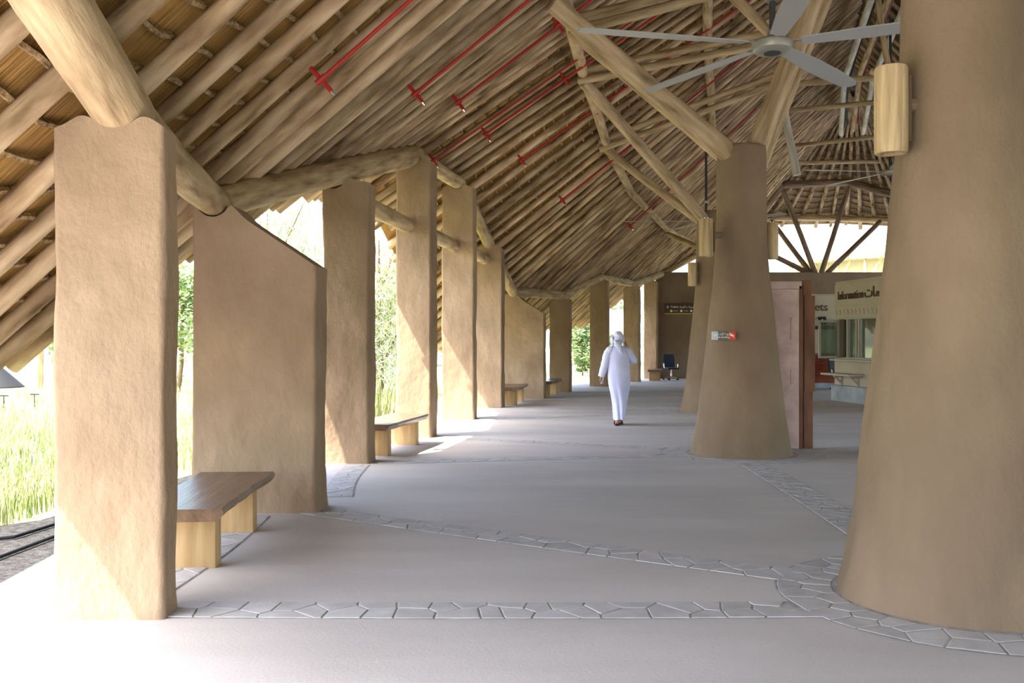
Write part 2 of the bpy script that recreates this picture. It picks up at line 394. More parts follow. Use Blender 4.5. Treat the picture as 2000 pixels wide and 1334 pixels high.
# battens: rows of thin sticks laid across the rafters under the thatch
def batten_rows(t0, t1, dt, step, rad, wmax):
    k = 1
    while k*step < wmax:
        w = k*step; run = []
        t = t0
        runs = []
        while t <= t1+1e-6:
            D = Dof(t); _, _, tl = roof_at(t); u = D-w
            if u > -tl+.03: run.append(S(t, u, RR+.03+.012*math.sin(t*40+k)))
            elif run: runs.append(run); run = []
            t += dt
        if run: runs.append(run)
        for r in runs:
            if len(r) > 3: MB().tube(r, rad, 5).build('batten', 'batten', roof)
        k += 1
batten_rows(1.0, 13.98, .055, .205, .024, 11.2)
batten_rows(14.0, 16.9, .06, .26, .028, 6.2)
batten_rows(17.0, 20.98, .1, .42, .028, 8.5)

# ------------------------------------------------------------------ logs
def log_mesh(name, p0, p1, r0, r1, mat='log', parent=None, seed=0, n=16, bend=.02, rough=.05):
    p0, p1 = Vector(p0), Vector(p1); d = p1-p0; L = d.length; ns = max(6, int(L/.22)); rg = random.Random(seed)
    vs, fs = [], []; a = rg.uniform(0, 6)
    for i in range(ns+1):
        f = i/ns; z = f*L; r = lerp(r0, r1, f)
        ox = bend*math.sin(f*PI)*math.cos(a)+.3*bend*nz(z, seed, 0); oy = bend*math.sin(f*PI)*math.sin(a)+.3*bend*nz(z, 0, seed)
        for j in range(n):
            th = 2*PI*j/n; rr = r*(1+rough*nz(math.cos(th)*1.2, math.sin(th)*1.2, z*1.3, seed)+rough*.5*nz(math.cos(th)*3, math.sin(th)*3, z*5, seed))
            vs.append((ox+rr*math.cos(th), oy+rr*math.sin(th), z))
    for i in range(ns):
        for j in range(n): fs.append((i*n+j, i*n+(j+1) % n, (i+1)*n+(j+1) % n, (i+1)*n+j))
    fr = []
    for base, zz, zoff in ((0, 0, -.012), (ns*n, L, .012)):
        c = len(vs)
        ins = [(vs[base+j][0]*.86, vs[base+j][1]*.86, zz+zoff) for j in range(n)]; vs.extend(ins)
        for j in range(n):
            q = (base+j, base+(j+1) % n, c+(j+1) % n, c+j); fs.append(q if zoff > 0 else q[::-1])
        cap = tuple(c+j for j in range(n)); fs.append(cap if zoff > 0 else cap[::-1])
    o = mesh(name, vs, fs, mat, parent, True, 40)
    q = d.to_track_quat('Z', 'Y'); o.rotation_mode = 'QUATERNION'; o.location = p0; o.rotation_quaternion = q
    return o
def nodep(i, dz=0): return Vector((N[i][0], N[i][1], N[i][2]+dz))
def ext(a, b, ea, eb):
    d = (b-a).normalized(); return a-d*ea, b+d*eb
eave_logs = [
 (2, 3, .17, .168, .0, .06, 'thick pale log beam sloping down onto the notch of the nearest pillar'),
 (3, 4, .15, .14, -.08, .10, 'log beam running from the nearest pillar to the near slope-topped wall'),
 (4, 6, .155, .185, -.05, .12, 'long grey-brown log beam climbing from the near slope-topped wall over the tall pillar beyond'),
 (6, 7, .145, .135, -.1, .04, 'log beam end resting level between the two tallest pillars'),
 (7, 8, .14, .135, -.08, .04, 'steep log beam descending from the fifth upright to the sixth'),
 (8, 9, .135, .14, -.08, .04, 'steep log beam descending onto the far slope-topped wall'),
 (9, 10, .14, .14, -.05, .04, 'level low log beam from the far slope-topped wall to the next pillar'),
 (10, 11, .14, .135, -.05, .04, 'log beam rising from the low pillar behind the far slope-topped wall'),
 (11, 12, .135, .135, -.05, .04, 'far level log beam above the pillars beyond the walking man'),
 (12, 13, .14, .14, -.05, .15, 'farthest eave log meeting the top of the dark end wall')]
for k, (a, b, r0, r1, ea, eb, lab) in enumerate(eave_logs):
    p, q = ext(nodep(a), nodep(b), ea, eb)
    tag(log_mesh('log_beam', p, q, r0, r1, 'log', None, k+1, 20), lab, 'log beam')
for k, (a, b, lab) in enumerate([(13, 14, 'rising log under the roof edge above the dark end wall'), (14, 15, 'horizontal log under the hipped roof edge above the open gable'), (15, 16, 'short angled log at the right corner of the hipped roof edge')]):
    tag(log_mesh('log_beam', nodep(a), nodep(b), .13, .13, 'log', None, 40+k), lab, 'log beam')
# horizontal tie logs let into the tall pillars
for k, (p, q, lab) in enumerate([
 ((-2.22, 12.0, 3.5), (-1.70, 15.2, 3.47), 'round tie log entering the face of the tallest near pillar'),
 ((-1.62, 15.3, 3.47), (-1.15, 18.7, 3.5), 'round tie log entering the face of the second tallest pillar'),
 ((-1.02, 18.8, 3.5), (-.62, 21.95, 3.52), 'farthest and shortest-looking tie log between the tall pillars')]):
    tag(log_mesh('tie_log', p, q, .125, .125, 'log', None, 60+k, 18, .005, .03), lab, 'tie log')

# ------------------------------------------------------------------ pillars
def seg_z(a, b, x, y):
    A, B = nodep(a), nodep(b); f = (y-A.y)/(B.y-A.y); return A.z+(B.z-A.z)*f, A.x+(B.x-A.x)*f
def pillar(fr, w, d, alpha, idx, h, label, slope=None, name='plaster_pillar', edge=.06, cat='pillar', seed=0):
    al = math.radians(alpha); ux = Vector((math.cos(al), -math.sin(al))); uy = Vector((math.sin(al), math.cos(al)))
    c = Vector(fr)-ux*w/2+uy*d/2
    a, b = w/2, d/2
    us = [-1, -.998, -.993, -.982, -.965, -.94, -.91] + [-.87+1.74*i/30 for i in range(31)] + [.91, .94, .965, .982, .993, .998, 1]
    npow = 12 if w < 1 else 26
    def vof(s):
        e = 1-abs(s)
        rr = .035/a
        if e >= rr: return 1.0
        return 1-(1-math.sqrt(max(0, 1-((rr-e)/rr)**2)))*min(.9, .035/b)-(.0 if e > 0 else 0)
    loop = []
    for s in us: loop.append((s*a, -b*(vof(s))))
    # right side
    for q in (-.6, -.2, .2, .6): loop.append((a, q*b))
    for s in us[::-1]: loop.append((s*a, b*(vof(s))))
    for q in (.6, .2, -.2, -.6): loop.append((-a, q*b))
    nu = len(us)
    ra = N[idx][3]
    def ztop(u, v):
        P = c+ux*u+uy*v
        zc, xc = seg_z(idx-1, idx, P.x, P.y) if v < 0 else seg_z(idx, idx+1, P.x, P.y)
        if idx == 4 and v >= 0: pass
        r = ra+.012
        ulog = (Vector((xc, P.y))-c).dot(ux)
        du = u-ulog
        base = h
        if slope:
            base = h - (0 if u < slope[0] else (u-slope[0])*slope[1])
        lip = .045*math.exp(-((abs(du)-r*1.02)/.09)**2)
        zz = base+lip-edge*max(0, (abs(u)/a-.55))
        if abs(du) < r: zz = min(zz, zc-math.sqrt(r*r-du*du)+.004)
        else: zz = min(zz, max(zc+.02, h-.3)) if abs(du) < r+.03 else zz
        return zz
    levels = 30
    vs, fs = [], []; m = len(loop)
    for k in range(levels+1):
        f = k/levels
        for (u, v) in loop:
            z = ztop(u, v)*f
            g = .014*nz(u*2.2, v*2.2, z*1.6, seed)+.006*nz(u*7, v*7, z*6, seed+5)
            fl = 1+.02*math.exp(-z/.12)
            sx = 1 if u > 0 else -1; sy = 1 if v > 0 else -1
            eu = (abs(u)/a)**6; ev = (abs(v)/b)**6
            vs.append((u*fl+sx*eu*g*1.3, v*fl+sy*ev*g*1.6, z))
    for k in range(levels):
        for j in range(m): fs.append((k*m+j, k*m+(j+1) % m, (k+1)*m+(j+1) % m, (k+1)*m+j))
    T = levels*m
    # cap: front index i <-> back index
    fb = list(range(nu)); bb = [nu+4+(nu-1-i) for i in range(nu)]
    for i in range(nu-1): fs.append((T+fb[i], T+fb[i+1], T+bb[i+1], T+bb[i]))
    rs = [nu-1]+[nu+i for i in range(4)]+[nu+4]; fs.append(tuple(T+i for i in rs))
    ls = [2*nu+3]+[2*nu+4+i for i in range(4)]+[0]; fs.append(tuple(T+i for i in ls))
    fs.append(tuple(range(m))[::-1])
    o = mesh(name, vs, fs, 'plaster', None, True, 48, loc=(c.x, c.y, 0), rot=(0, 0, -al))
    return tag(o, label, cat)
pillar((-1.965, 5.20), .63, .24, 0, 3, 2.80, 'nearest and largest tan mud-plaster pillar, sunlit at its foot', seed=1)
pillar((-1.79, 8.41), 1.15, .45, 2, 4, 2.77, 'wide mud-plaster wall with a sloping top behind the near bench', slope=(-.20, .66), name='plaster_fin_wall', edge=0, cat='wall', seed=2)
pillar((-1.84, 11.82), .60, .45, 4, 5, 3.64, 'olive-tinged pillar directly right of the near slope-topped wall', seed=3)
pillar((-1.328, 15.03), .59, .45, 10, 6, 4.54, 'tall pillar behind the second bench, tie log entering its face', seed=4)
pillar((-.77, 18.47), .65, .45, 7, 7, 4.68, 'tall pillar with a large sunlit triangle on its lower face', seed=5)
pillar((-.24, 21.74), .64, .45, 9, 8, 3.80, 'pillar between the large sunlit pillar and the far slope-topped wall', seed=6)
pillar((.88, 25.2), 1.12, .45, 9, 9, 2.83, 'far wide mud-plaster wall with a sloping top', slope=(-.25, .62), name='plaster_fin_wall', edge=0, cat='wall', seed=7)
pillar((1.79, 28.5), .64, .45, 12, 10, 2.86, 'low pillar just right of the far slope-topped wall', seed=8)
pillar((3.32, 32.0), .64, .45, 15, 11, 3.68, 'pillar immediately left of the walking man', seed=9)
pillar((4.93, 35.8), .62, .45, 18, 12, 3.70, 'pillar immediately right of the walking man', seed=10)
pillar((6.06, 38.6), .55, .4, 18, 13, 4.1, 'farthest narrow pillar against the dark end wall', seed=11)

# ------------------------------------------------------------------ conical columns
def column(c, h, label, seed, k=1.0):
    prof = [(0, .74), (.05, .725), (.15, .70), (.4, .66), (.68, .62), (1.0, .585), (1.4, .53), (1.8, .485), (2.2, .44), (2.73, .385), (3.3, .365), (3.7, .357), (h-.06, .352), (h-.015, .34), (h, .31)]
    vs, fs = [], []; n = 56
    zs = []
    for (z0, r0), (z1, r1) in zip(prof, prof[1:]):
        st = max(1, int((z1-z0)/.09))
        for i in range(st): zs.append((lerp(z0, z1, i/st), lerp(r0, r1, i/st)))
    zs.append(prof[-1])
    for z, r in zs:
        for j in range(n):
            th = 2*PI*j/n; x, y = math.cos(th), math.sin(th)
            rr = r*k*(1+.042*nz(x*1.1, y*1.1, z*.8, seed)+.026*nz(x*3, y*3, z*2.4, seed)+.006*nz(x*7, y*7, z*8, seed))
            vs.append((rr*x, rr*y, z))
    for i in range(len(zs)-1):
        for j in range(n): fs.append((i*n+j, i*n+(j+1) % n, (i+1)*n+(j+1) % n, (i+1)*n+j))
    fs.append(tuple(range(n))[::-1]); fs.append(tuple((len(zs)-1)*n+j for j in range(n)))
    o = mesh('plaster_column', vs, fs, 'plaster_col', None, True, 60, loc=(c[0], c[1], 0)); return tag(o, label, 'column')
column(COLS[0], 4.35, 'huge flaring mud-plaster column filling the right edge', 1)
column(COLS[1], 4.30, 'flaring mud-plaster column carrying the red no-smoking sign', 2, .955)
column(COLS[2], 4.45, 'flaring column half hidden behind the no-smoking column', 3, .96)
column(COLS[3], 4.4, 'farthest flaring column hidden behind the nearer ones', 4, .95)

# ------------------------------------------------------------------ inner timbers: purlins, struts, ties
def timber(name, p, q, r0, r1, label, cat, seed, mat='log'): return tag(log_mesh(name, p, q, r0, r1, mat, None, seed, 12), label, cat)
def under(t, u, r): return S(t, u, -RR-r-.02)
p1 = [under(3.6, 2.95, .1), under(4.98, 2.9, .1), under(5.6, 2.8, .1), under(6.6, 2.65, .1), under(7.86, 2.8, .1), under(9.16, 3.1, .1), under(11.38, 2.0, .1), under(13.1, 1.1, .1)]
p1lab = ['lower purlin log at the top of the picture left of the fan', 'short lower purlin log left of the fan near the top', 'lower purlin log crossing behind the thick strut left of the fan', 'lower purlin log below the thick strut, upper half of the chain',
         'lower purlin log in the middle of the kinked chain', 'lower purlin log slanting down towards the far column lamps', 'farthest lower purlin log beside the columns']
for k in range(len(p1)-1): timber('purlin_log', p1[k], p1[k+1]+(p1[k+1]-p1[k]).normalized()*.08, .11, .10, p1lab[k], 'purlin', 80+k)
p2 = [under(5.0, 5.0, .09), under(6.74, 4.95, .09), under(8.04, 5.15, .09), under(9.66, 4.85, .09), under(11.2, 4.2, .09)]
p2lab = ['upper purlin log above the fan', 'upper purlin log just left of the fan hub', 'upper purlin log below the left fan blades', 'upper purlin log dropping behind the no-smoking column']
for k in range(len(p2)-1): timber('purlin_log', p2[k], p2[k+1]+(p2[k+1]-p2[k]).normalized()*.06, .10, .09, p2lab[k], 'purlin', 90+k)
J1, J1b, J2, J3 = p1[1], p1[2], p1[3], p1[4]
dn = Vector((0, 0, -.14))
def J(v): return v+dn
timber('strut_log', (3.12, 12.85, 4.12), J(under(4.85, 2.85, .1)), .145, .12, 'thickest pale strut rising left from the no-smoking column', 'strut', 101)
timber('strut_log', (3.0, 13.0, 4.15), J(J1b), .10, .085, 'thinner strut just beneath the thickest strut', 'strut', 102)
timber('strut_log', (4.32, 20.4, 4.2), J(J2), .125, .11, 'long strut rising left from the column behind the no-smoking one', 'strut', 103)
timber('strut_log', (4.25, 20.5, 4.2), J(J3), .10, .09, 'lower strut forming a narrow V with the long strut', 'strut', 104)
timber('strut_log', (6.7, 28.9, 4.2), J(p1[6]), .10, .09, 'short dark strut just above the far column lamp', 'strut', 105)
timber('strut_log', (3.36, 12.95, 4.1), (4.62, 12.4, 7.7), .155, .13, 'thick strut rising right from the no-smoking column past the fan hub', 'strut', 106)
timber('strut_log', (3.52, 13.15, 3.98), (4.95, 13.1, 7.6), .09, .085, 'slim strut right of the thick one below the fan', 'strut', 107)
timber('strut_log', (3.2, 15.0, 7.6), (4.35, 14.9, 6.35), .095, .085, 'short log slanting down to the fan from upper left', 'strut', 108)
ties = [(J1b+Vector((0, 0, -.05)), Vector((3.3, 13.2, 6.75)), 'near the top'), (J2+Vector((-.1, 0, -.05)), Vector((5.0, 16.4, 7.05)), 'meeting the fan hub'), (J3+Vector((-.15, 0, -.05)), Vector((5.75, 20.2, 7.3)), 'below the left fan blades')]
for k, (a, b, w) in enumerate(ties):
    timber('tie_pole', a+Vector((0, 0, .09)), b+Vector((0, 0, .09)), .075, .08, 'upper pole of the paired tie %s' % w, 'tie pole', 110+2*k)
    timber('tie_pole', a+Vector((0, -.05, -.09)), b+Vector((0, -.05, -.10)), .075, .075, 'lower pole of the paired tie %s' % w, 'tie pole', 111+2*k)
# collar ties near the ridge
for k, (t, u, lab) in enumerate([(9.3, 6.3, 'nearest flat collar tie high under the ridge'), (11.08, 6.15, 'flat collar tie above the pale hanging log'), (12.48, 5.55, 'middle flat collar tie under the ridge'), (13.8, 3.0, 'far flat collar tie just above the hipped end')]):
    a = S(t, u, -.15); E, R, _ = roof_at(t); Rv = Vector((R[0], R[1], a.z)); b = Rv+(Rv-a)*.98
    if k == 3: b = Vector((15.2, 37.0, a.z))
    timber('collar_tie', a, b, .085, .08, lab, 'collar tie', 120+k)
timber('hip_beam', (11.3, 38.35, 8.10), (14.03, 38.5, 8.22), .16, .15, 'dark horizontal beam above the fan of hip rafters', 'beam', 130, 'dark_log')
timber('hip_beam', (14.03, 38.5, 8.22), (15.9, 37.6, 7.45), .15, .14, 'dark beam slanting down right from the hip corner', 'beam', 131, 'dark_log')
timber('hip_beam', (11.3, 38.35, 8.15), (10.6, 39.6, 6.9), .15, .14, 'dark beam slanting down left beside the no-smoking column', 'beam', 132, 'dark_log')
# bundle of ridge poles
def ridge_pt(t, dx, z): _, R, _ = roof_at(t); return Vector((R[0]+dx, R[1], z))
for k, (dx, z, lab) in enumerate([(-.35, 9.35, 'left'), (.1, 9.5, 'middle'), (.5, 9.4, 'right')]):
    prev = None
    root = thing('ridge_pole', 'weathered pole line running under the ridge, %s of three' % lab, 'pole', (0, 0, 0))
    for t in (8, 10.5, 13):
        p = ridge_pt(t, dx, z)
        if prev is not None: log_mesh('pole_length', prev, p, .085, .08, 'old_log' if k != 1 else 'log', root, 140+k*10+int(t), 10, .005, .03)
        prev = p
root = thing('ridge_pipe', 'red pipe line running along beneath the ridge', 'pipe')
MB().tube([ridge_pt(t, .3, 9.75) for t in (7, 8, 9, 10, 11, 12, 13)], .045, 8).build('pipe_run', 'red', root)
MB().tube([ridge_pt(t, -.12, 9.72) for t in (7, 8, 9, 10, 11, 12, 13)], .05, 8).build('cable_tray', 'darkgrey', root)
timber('hanging_log', (7.95, 27.2, 8.9), (8.35, 27.0, 6.45), .11, .12, 'pale weathered log hanging with a cut lower end', 'log', 150, 'old_log')
timber('upper_strut', (8.75, 21.4, 7.9), (8.4, 21.2, 9.6), .07, .07, 'slim pole dropping towards the large column lamp', 'strut', 151)
timber('upper_strut', (7.2, 18.5, 7.0), (8.3, 18.3, 6.6), .07, .06, 'short pointed pole left of the large column lamp', 'strut', 152)
# open gable struts standing on the end wall
for k, (a, b, lab) in enumerate([((12.85, 39.05, 4.45), (11.25, 38.5, 8.05), 'second strut of the V in the open gable, reaching the dark beam'), ((12.7, 39.15, 4.45), (11.3, 40.2, 6.85), 'thin leftmost upright strut in the open gable'),
    ((13.1, 39.05, 4.45), (14.1, 38.5, 8.1), 'strut leaning right in the open gable'), ((13.35, 39.15, 4.45), (15.75, 39.25, 6.75), 'long low strut slanting right in the open gable'), ((12.6, 39.1, 4.45), (9.9, 39.4, 5.85), 'low strut slanting left from the end wall')]):
    timber('gable_strut', a, b, .11, .10, lab, 'strut', 160+k, 'dark_log')

# ------------------------------------------------------------------ log lamps
def lamp(x, y, z, label, toward, seed):
    root = thing('log_wall_lamp', label, 'wall lamp', (x, y, z), 0, 'hollow log lamps on the columns')
    prof = [(.058, .01), (.062, 0), (.088, 0), (.096, .012), (.097, .25), (.095, .50), (.09, .515), (.03, .52), (.03, .30), (.056, .30)]
    bm = MB(); n = 28; rings = []
    for r, zz in prof:
        rings.append([bm.bm.verts.new((r*math.cos(2*PI*k/n)*(1+.03*nz(math.cos(2*PI*k/n)*2, math.sin(2*PI*k/n)*2, zz*2, seed)), r*math.sin(2*PI*k/n)*(1+.03*nz(math.cos(2*PI*k/n)*2, math.sin(2*PI*k/n)*2, zz*2, seed)), zz)) for k in range(n)])
    for a, b in zip(rings, rings[1:]+rings[:1]):
        for k in range(n): bm.bm.faces.new((a[k], a[(k+1) % n], b[(k+1) % n], b[k]))
    bm.build('log_shade', 'lampwood', root)
    d = Vector((toward[0]-x, toward[1]-y, 0)); L = d.length; d.normalize()
    MB().box((d.x*.10, d.y*.10, .27), (.024, .10, .40), .004, Matrix.Rotation(math.atan2(d.y, d.x), 3, 'Z')).build('back_plate', 'dark_log', root)
    MB().tube([(d.x*.09, d.y*.09, .3), (d.x*(L-.1), d.y*(L-.1), .3)], .045, 8).build('bracket', 'plaster_col', root)
    for s in (-1, 1): MB().lathe([(.010, .0), (.012, .006), (.012, .02), (.006, .026)], 10, (s*.022, -.02, .51)).build('bolt', 'chrome', root)
lamp(2.262, 5.50, 2.69, 'large hollow log lamp on the nearest column', COLS[0], 1)
lamp(2.67, 12.68, 2.74, 'hollow log lamp on the left side of the no-smoking column', COLS[1], 2)
lamp(3.68, 13.08, 2.74, 'shaded hollow log lamp on the right side of the no-smoking column', COLS[1], 3)
lamp(3.97, 20.3, 2.79, 'small far hollow log lamp on the half-hidden column', COLS[2], 4)

# ------------------------------------------------------------------ ceiling fans
def fan(x, y, z, a0, label, rodtop):
    root = thing('ceiling_fan', label, 'ceiling fan', (x, y, z), 0, 'large five-bladed ceiling fans')
    MB().lathe([(.10, -.075), (.165, -.07), (.20, -.045), (.212, -.01), (.212, .03), (.19, .055), (.08, .065), (.055, .10), (.05, .16)], 36).build('motor_housing', 'fan_body', root)
    MB().lathe([(.06, -.09), (.085, -.085), (.09, -.07)], 28).build('hub_cap', 'darkgrey', root)
    MB().lathe([(.032, .1), (.032, rodtop-z)], 14).build('down_rod', 'darkgrey', root)
    MB().lathe([(.07, .47), (.075, .48), (.075, .53), (.06, .54)], 16).build('rod_flange', 'fan_body', root)
    for k in range(5):
        a = math.radians(a0+72*k)
        bm = bmesh.new(); pts = [(.30, .075), (.9, .115), (1.5, .12), (2.0, .10), (2.12, .05)]
        top, bot = [], []
        for (r, w) in pts:
            tw = .20-.05*r
            for lst, dz in ((top, .006), (bot, -.006)):
                lst.append([bm.verts.new((r, s*w, dz-s*w*math.tan(tw)-.012*abs(s)*0+.02*r*0)) for s in (-1, -.4, .4, 1)])
        for i in range(len(pts)-1):
            for j in range(3):
                bm.faces.new((top[i][j], top[i+1][j], top[i+1][j+1], top[i][j+1])); bm.faces.new((bot[i][j], bot[i][j+1], bot[i+1][j+1], bot[i+1][j]))
            bm.faces.new((top[i][0], bot[i][0], bot[i+1][0], top[i+1][0])); bm.faces.new((top[i][3], top[i+1][3], bot[i+1][3], bot[i][3]))
        bm.faces.new((top[0][0], top[0][1], top[0][2], top[0][3], bot[0][3], bot[0][2], bot[0][1], bot[0][0])); bm.faces.new((top[-1][3], top[-1][2], top[-1][1], top[-1][0], bot[-1][0], bot[-1][1], bot[-1][2], bot[-1][3]))
        bmesh.ops.recalc_face_normals(bm, faces=bm.faces)
        me = bpy.data.meshes.new('blade'); bm.to_mesh(me); bm.free(); me.materials.append(M['fan_blade'])
        b = link('blade', me, root, (0, 0, .02), (0, 0, a))
        MB().box((.26, 0, .03), (.22, .05, .012), .003).build('blade_arm', 'fan_body', b, loc=(0, 0, -.02))
fan(2.74, 9.7, 4.68, 48, 'large grey ceiling fan filling the upper right', 7.4)
fan(4.95, 23.5, 4.62, 178, 'distant ceiling fan whose two blades show left of the no-smoking column', 7.1)
fan(9.03, 22.0, 5.6, 186, 'ceiling fan partly hidden by the large right column', 9.3)

# ------------------------------------------------------------------ red sprinkler pipes along the rafters
def pipe(t, u0, u1, label, mids=(), r=.017):
    root = thing('sprinkler_pipe', label, 'pipe', tuple(S(t, u0, -.34)), 0, 'red sprinkler pipes under the rafters')
    o = S(t, u0, -.34)
    MB().tube([S(t, u0, -.34)-o, S(t, (u0+u1)/2, -.355)-o, S(t, u1, -.34)-o], r, 8).build('pipe_run', 'red', root)
    d = (S(t, u1)-S(t, u0)).normalized(); side = (d.cross(Vector((0, 0, 1)))).normalized(); up = side.cross(d)
    for u in (u0,)+tuple(mids):
        c = S(t, u, -.34)-o
        b = MB().tube([c-up*.13, c+up*.13], r*1.15, 8).tube([c-d*.05, c+d*.05], r*1.6, 8).build('branch_tee', 'red', root)
        if u == u0: MB().tube([c-up*.13, c-up*.17], [r*.9, r*.5], 8).build('nozzle', 'chrome', b)
    for f in (.35, .75):
        c = S(t, lerp(u0, u1, f), -.34)-o
        MB().tube([c, c+Vector((0, 0, .24))], .008, 6).build('hanger_rod', 'steel', root)
pipe(3.65, 1.05, 6.5, 'nearest red sprinkler pipe, upper left of centre', (2.2,))
pipe(4.55, 1.4, 7, 'second red sprinkler pipe from the camera', (3.0,), .019)
pipe(5.27, 1.35, 7, 'third red sprinkler pipe, reaching the purlin chain top', (2.75, 4.2), .021)
pipe(6.18, .2, 7, 'thin red sprinkler pipe starting low by the tallest pillar', (), .017)
pipe(6.34, 1.0, 7, 'red sprinkler pipe passing the middle purlin joint', (2.4,), .022)
pipe(7.15, 1.2, 7, 'red sprinkler pipe below the middle purlin joint', (2.7,), .022)
pipe(8.1, 1.7, 7, 'red sprinkler pipe in the far half of the roof', (), .022)
pipe(9.74, 2.4, 6, 'farthest red sprinkler pipe above the distant fan', (), .022)

# ------------------------------------------------------------------ benches
def bench(nr, fr, w, label, h=.45, th=.085, seed=0):
    nr, fr = Vector(nr), Vector(fr); d = (fr-nr); L = d.length; d.normalize(); n = Vector((-d.y, d.x))
    rz = math.atan2(d.y, d.x)-PI/2
    root = thing('bench', label, 'bench', (nr.x, nr.y, 0), rz)
    # local: x to the right (0 = right edge, -w = left), y along
    bm = bmesh.new(); rows = []; ny = 18
    for i in range(ny+1):
        y = L*i/ny; wob = .025*nz(y*1.7, 0, 0, seed)+.008*nz(y*6, 0, 0, seed); lw = .03*nz(y*1.3, 4, 0, seed)
        ring_ = [(wob, h), (wob+.014, h-th*.3), (wob-.012, h-th*.8), (wob-.04, h-th), (-w+lw+.04, h-th), (-w+lw-.01, h-th*.5), (-w+lw, h)]
        rows.append([bm.verts.new((x, y, z)) for x, z in ring_])
    for a, b in zip(rows, rows[1:]):
        for k in range(7): bm.faces.new((a[k], a[(k+1) % 7], b[(k+1) % 7], b[k]))
    bm.faces.new(rows[0][::-1]); bm.faces.new(rows[-1])
    bmesh.ops.recalc_face_normals(bm, faces=bm.faces)
    me = bpy.data.meshes.new('seat_slab'); bm.to_mesh(me); bm.free(); me.materials.append(M['bench_top']); link('seat_slab', me, root)
    for y in (.27, L-.33): MB().box((-w/2-.01, y+.04, (h-th)/2), (w-.16, .16, h-th+.004), .008).build('leg', 'bench_leg', root)
bench((-1.95, 6.16), (-2.06, 7.94), .60, 'nearest dark slab bench behind the nearest pillar', seed=1)
bench((-1.66, 12.4), (-1.30, 14.3), .60, 'second slab bench, half in sunlight between two tall pillars', seed=2)
bench((.17, 22.4), (.42, 24.4), .60, 'bench end in front of the far slope-topped wall', seed=3)
bench((1.10, 25.9), (1.5, 27.9), .60, 'bench corner seen left of the low far pillar', seed=4)
bench((5.95, 36.4), (6.2, 38.0), .60, 'farthest bench beside the office chair', seed=5)

# ------------------------------------------------------------------ text helper
def text_mesh(name, body, size, mat, parent, mw, depth=.004, align='CENTER', sx=1.0, bold=0):
    c = bpy.data.curves.new(name, 'FONT'); c.body = body; c.size = size; c.extrude = depth; c.align_x = align; c.align_y = 'CENTER'; c.offset = bold
    o = bpy.data.objects.new(name, c); COL.objects.link(o)
    dg = bpy.context.evaluated_depsgraph_get(); dg.update()
    me = bpy.data.meshes.new_from_object(o.evaluated_get(dg)); bpy.data.objects.remove(o)
    me.materials.clear(); me.materials.append(M[mat]); me.name = name
    r = link(name, me, parent); r.matrix_local = mw @ Matrix.Diagonal((sx, 1, 1, 1)); return r
FACE = Matrix.Rotation(PI/2, 4, 'X')
def at(x, y, z): return Matrix.Translation((x, y, z)) @ FACE
AR_INFO = ''.join(map(chr, [0xFEE3, 0xFECC, 0xFEE0, 0xFEEE, 0xFEE3, 0xFE8E, 0xFE95][::-1]))
AR_TOIL = ''.join(map(chr, [0xFEA9, 0xFEED, 0xFEAD, 0xFE8D, 0xFE95, 32, 0xFE8D, 0xFEDF, 0xFEE4, 0xFEF4, 0xFE8E, 0xFEE9][::-1]))
AR_NOSM = ''.join(map(chr, [0xFEE3, 0xFEE4, 0xFEE8, 0xFEEE, 0xFEC9, 32, 0xFE8D, 0xFEDF, 0xFE98, 0xFEAA, 0xFEA7, 0xFEF4, 0xFEE6][::-1]))

# ------------------------------------------------------------------ signs
s = thing('no_smoking_sign', 'small grey and red no-smoking plate on the column', 'sign', (2.885, 12.558, 1.60), math.radians(-40))
MB().box((0, 0, .05), (.36, .012, .115), .002).build('plate', 'sign_grey', s)
MB().box((-.13, -.004, .05), (.10, .012, .115), .002).build('glare_end', 'sign_glare', s)  # pale box paints the bluish glare on the plate's left end
MB().box((.132, -.004, .05), (.10, .012, .115), .002).build('red_square', 'sign_red', s)
text_mesh('arabic_text', AR_NOSM, .05, 'white_ink', s, at(.0, -.0105, .073), .001)
text_mesh('english_text', 'No Smoking', .036, 'white_ink', s, at(.0, -.0105, .028), .001)
g = MB()
g.tube([(.097, -.013, .088), (.165, -.013, .018)], .004, 6); g.box((.132, -.0125, .05), (.055, .003, .012)); g.build('cigarette_symbol', 'white_ink', s)
s = thing('toilets_sign', 'brown toilets direction sign with yellow stripe on the end wall', 'sign', (7.12, 38.9, 2.76))
MB().box((0, 0, .2), (1.36, .04, .40), .004).build('board', 'sign_brown', s)
MB().box((0, -.005, -.015), (1.36, .05, .03), 0).build('stripe', 'yellow', s)
text_mesh('english_text', 'Toilets', .115, 'white_ink', s, at(-.27, -.024, .27), .002)
text_mesh('arabic_text', AR_TOIL, .125, 'white_ink', s, at(.24, -.024, .27), .002)
g = MB(); g.box((-.55, -.024, .28), (.02, .006, .11)); g.tube([(-.60, -.024, .27), (-.55, -.024, .225), (-.50, -.024, .27)], .01, 4); g.build('arrow', 'white_ink', s)
for x in (-.40, .02, .44): MB().box((x, -.024, .10), (.085, .006, .085)).build('pictogram_square', 'white_ink', s)
for x in (-.22, .22):
    for zz in (.115, .085): MB().box((x, -.024, zz), (.2, .004, .012)).build('small_line', 'winframe', s)

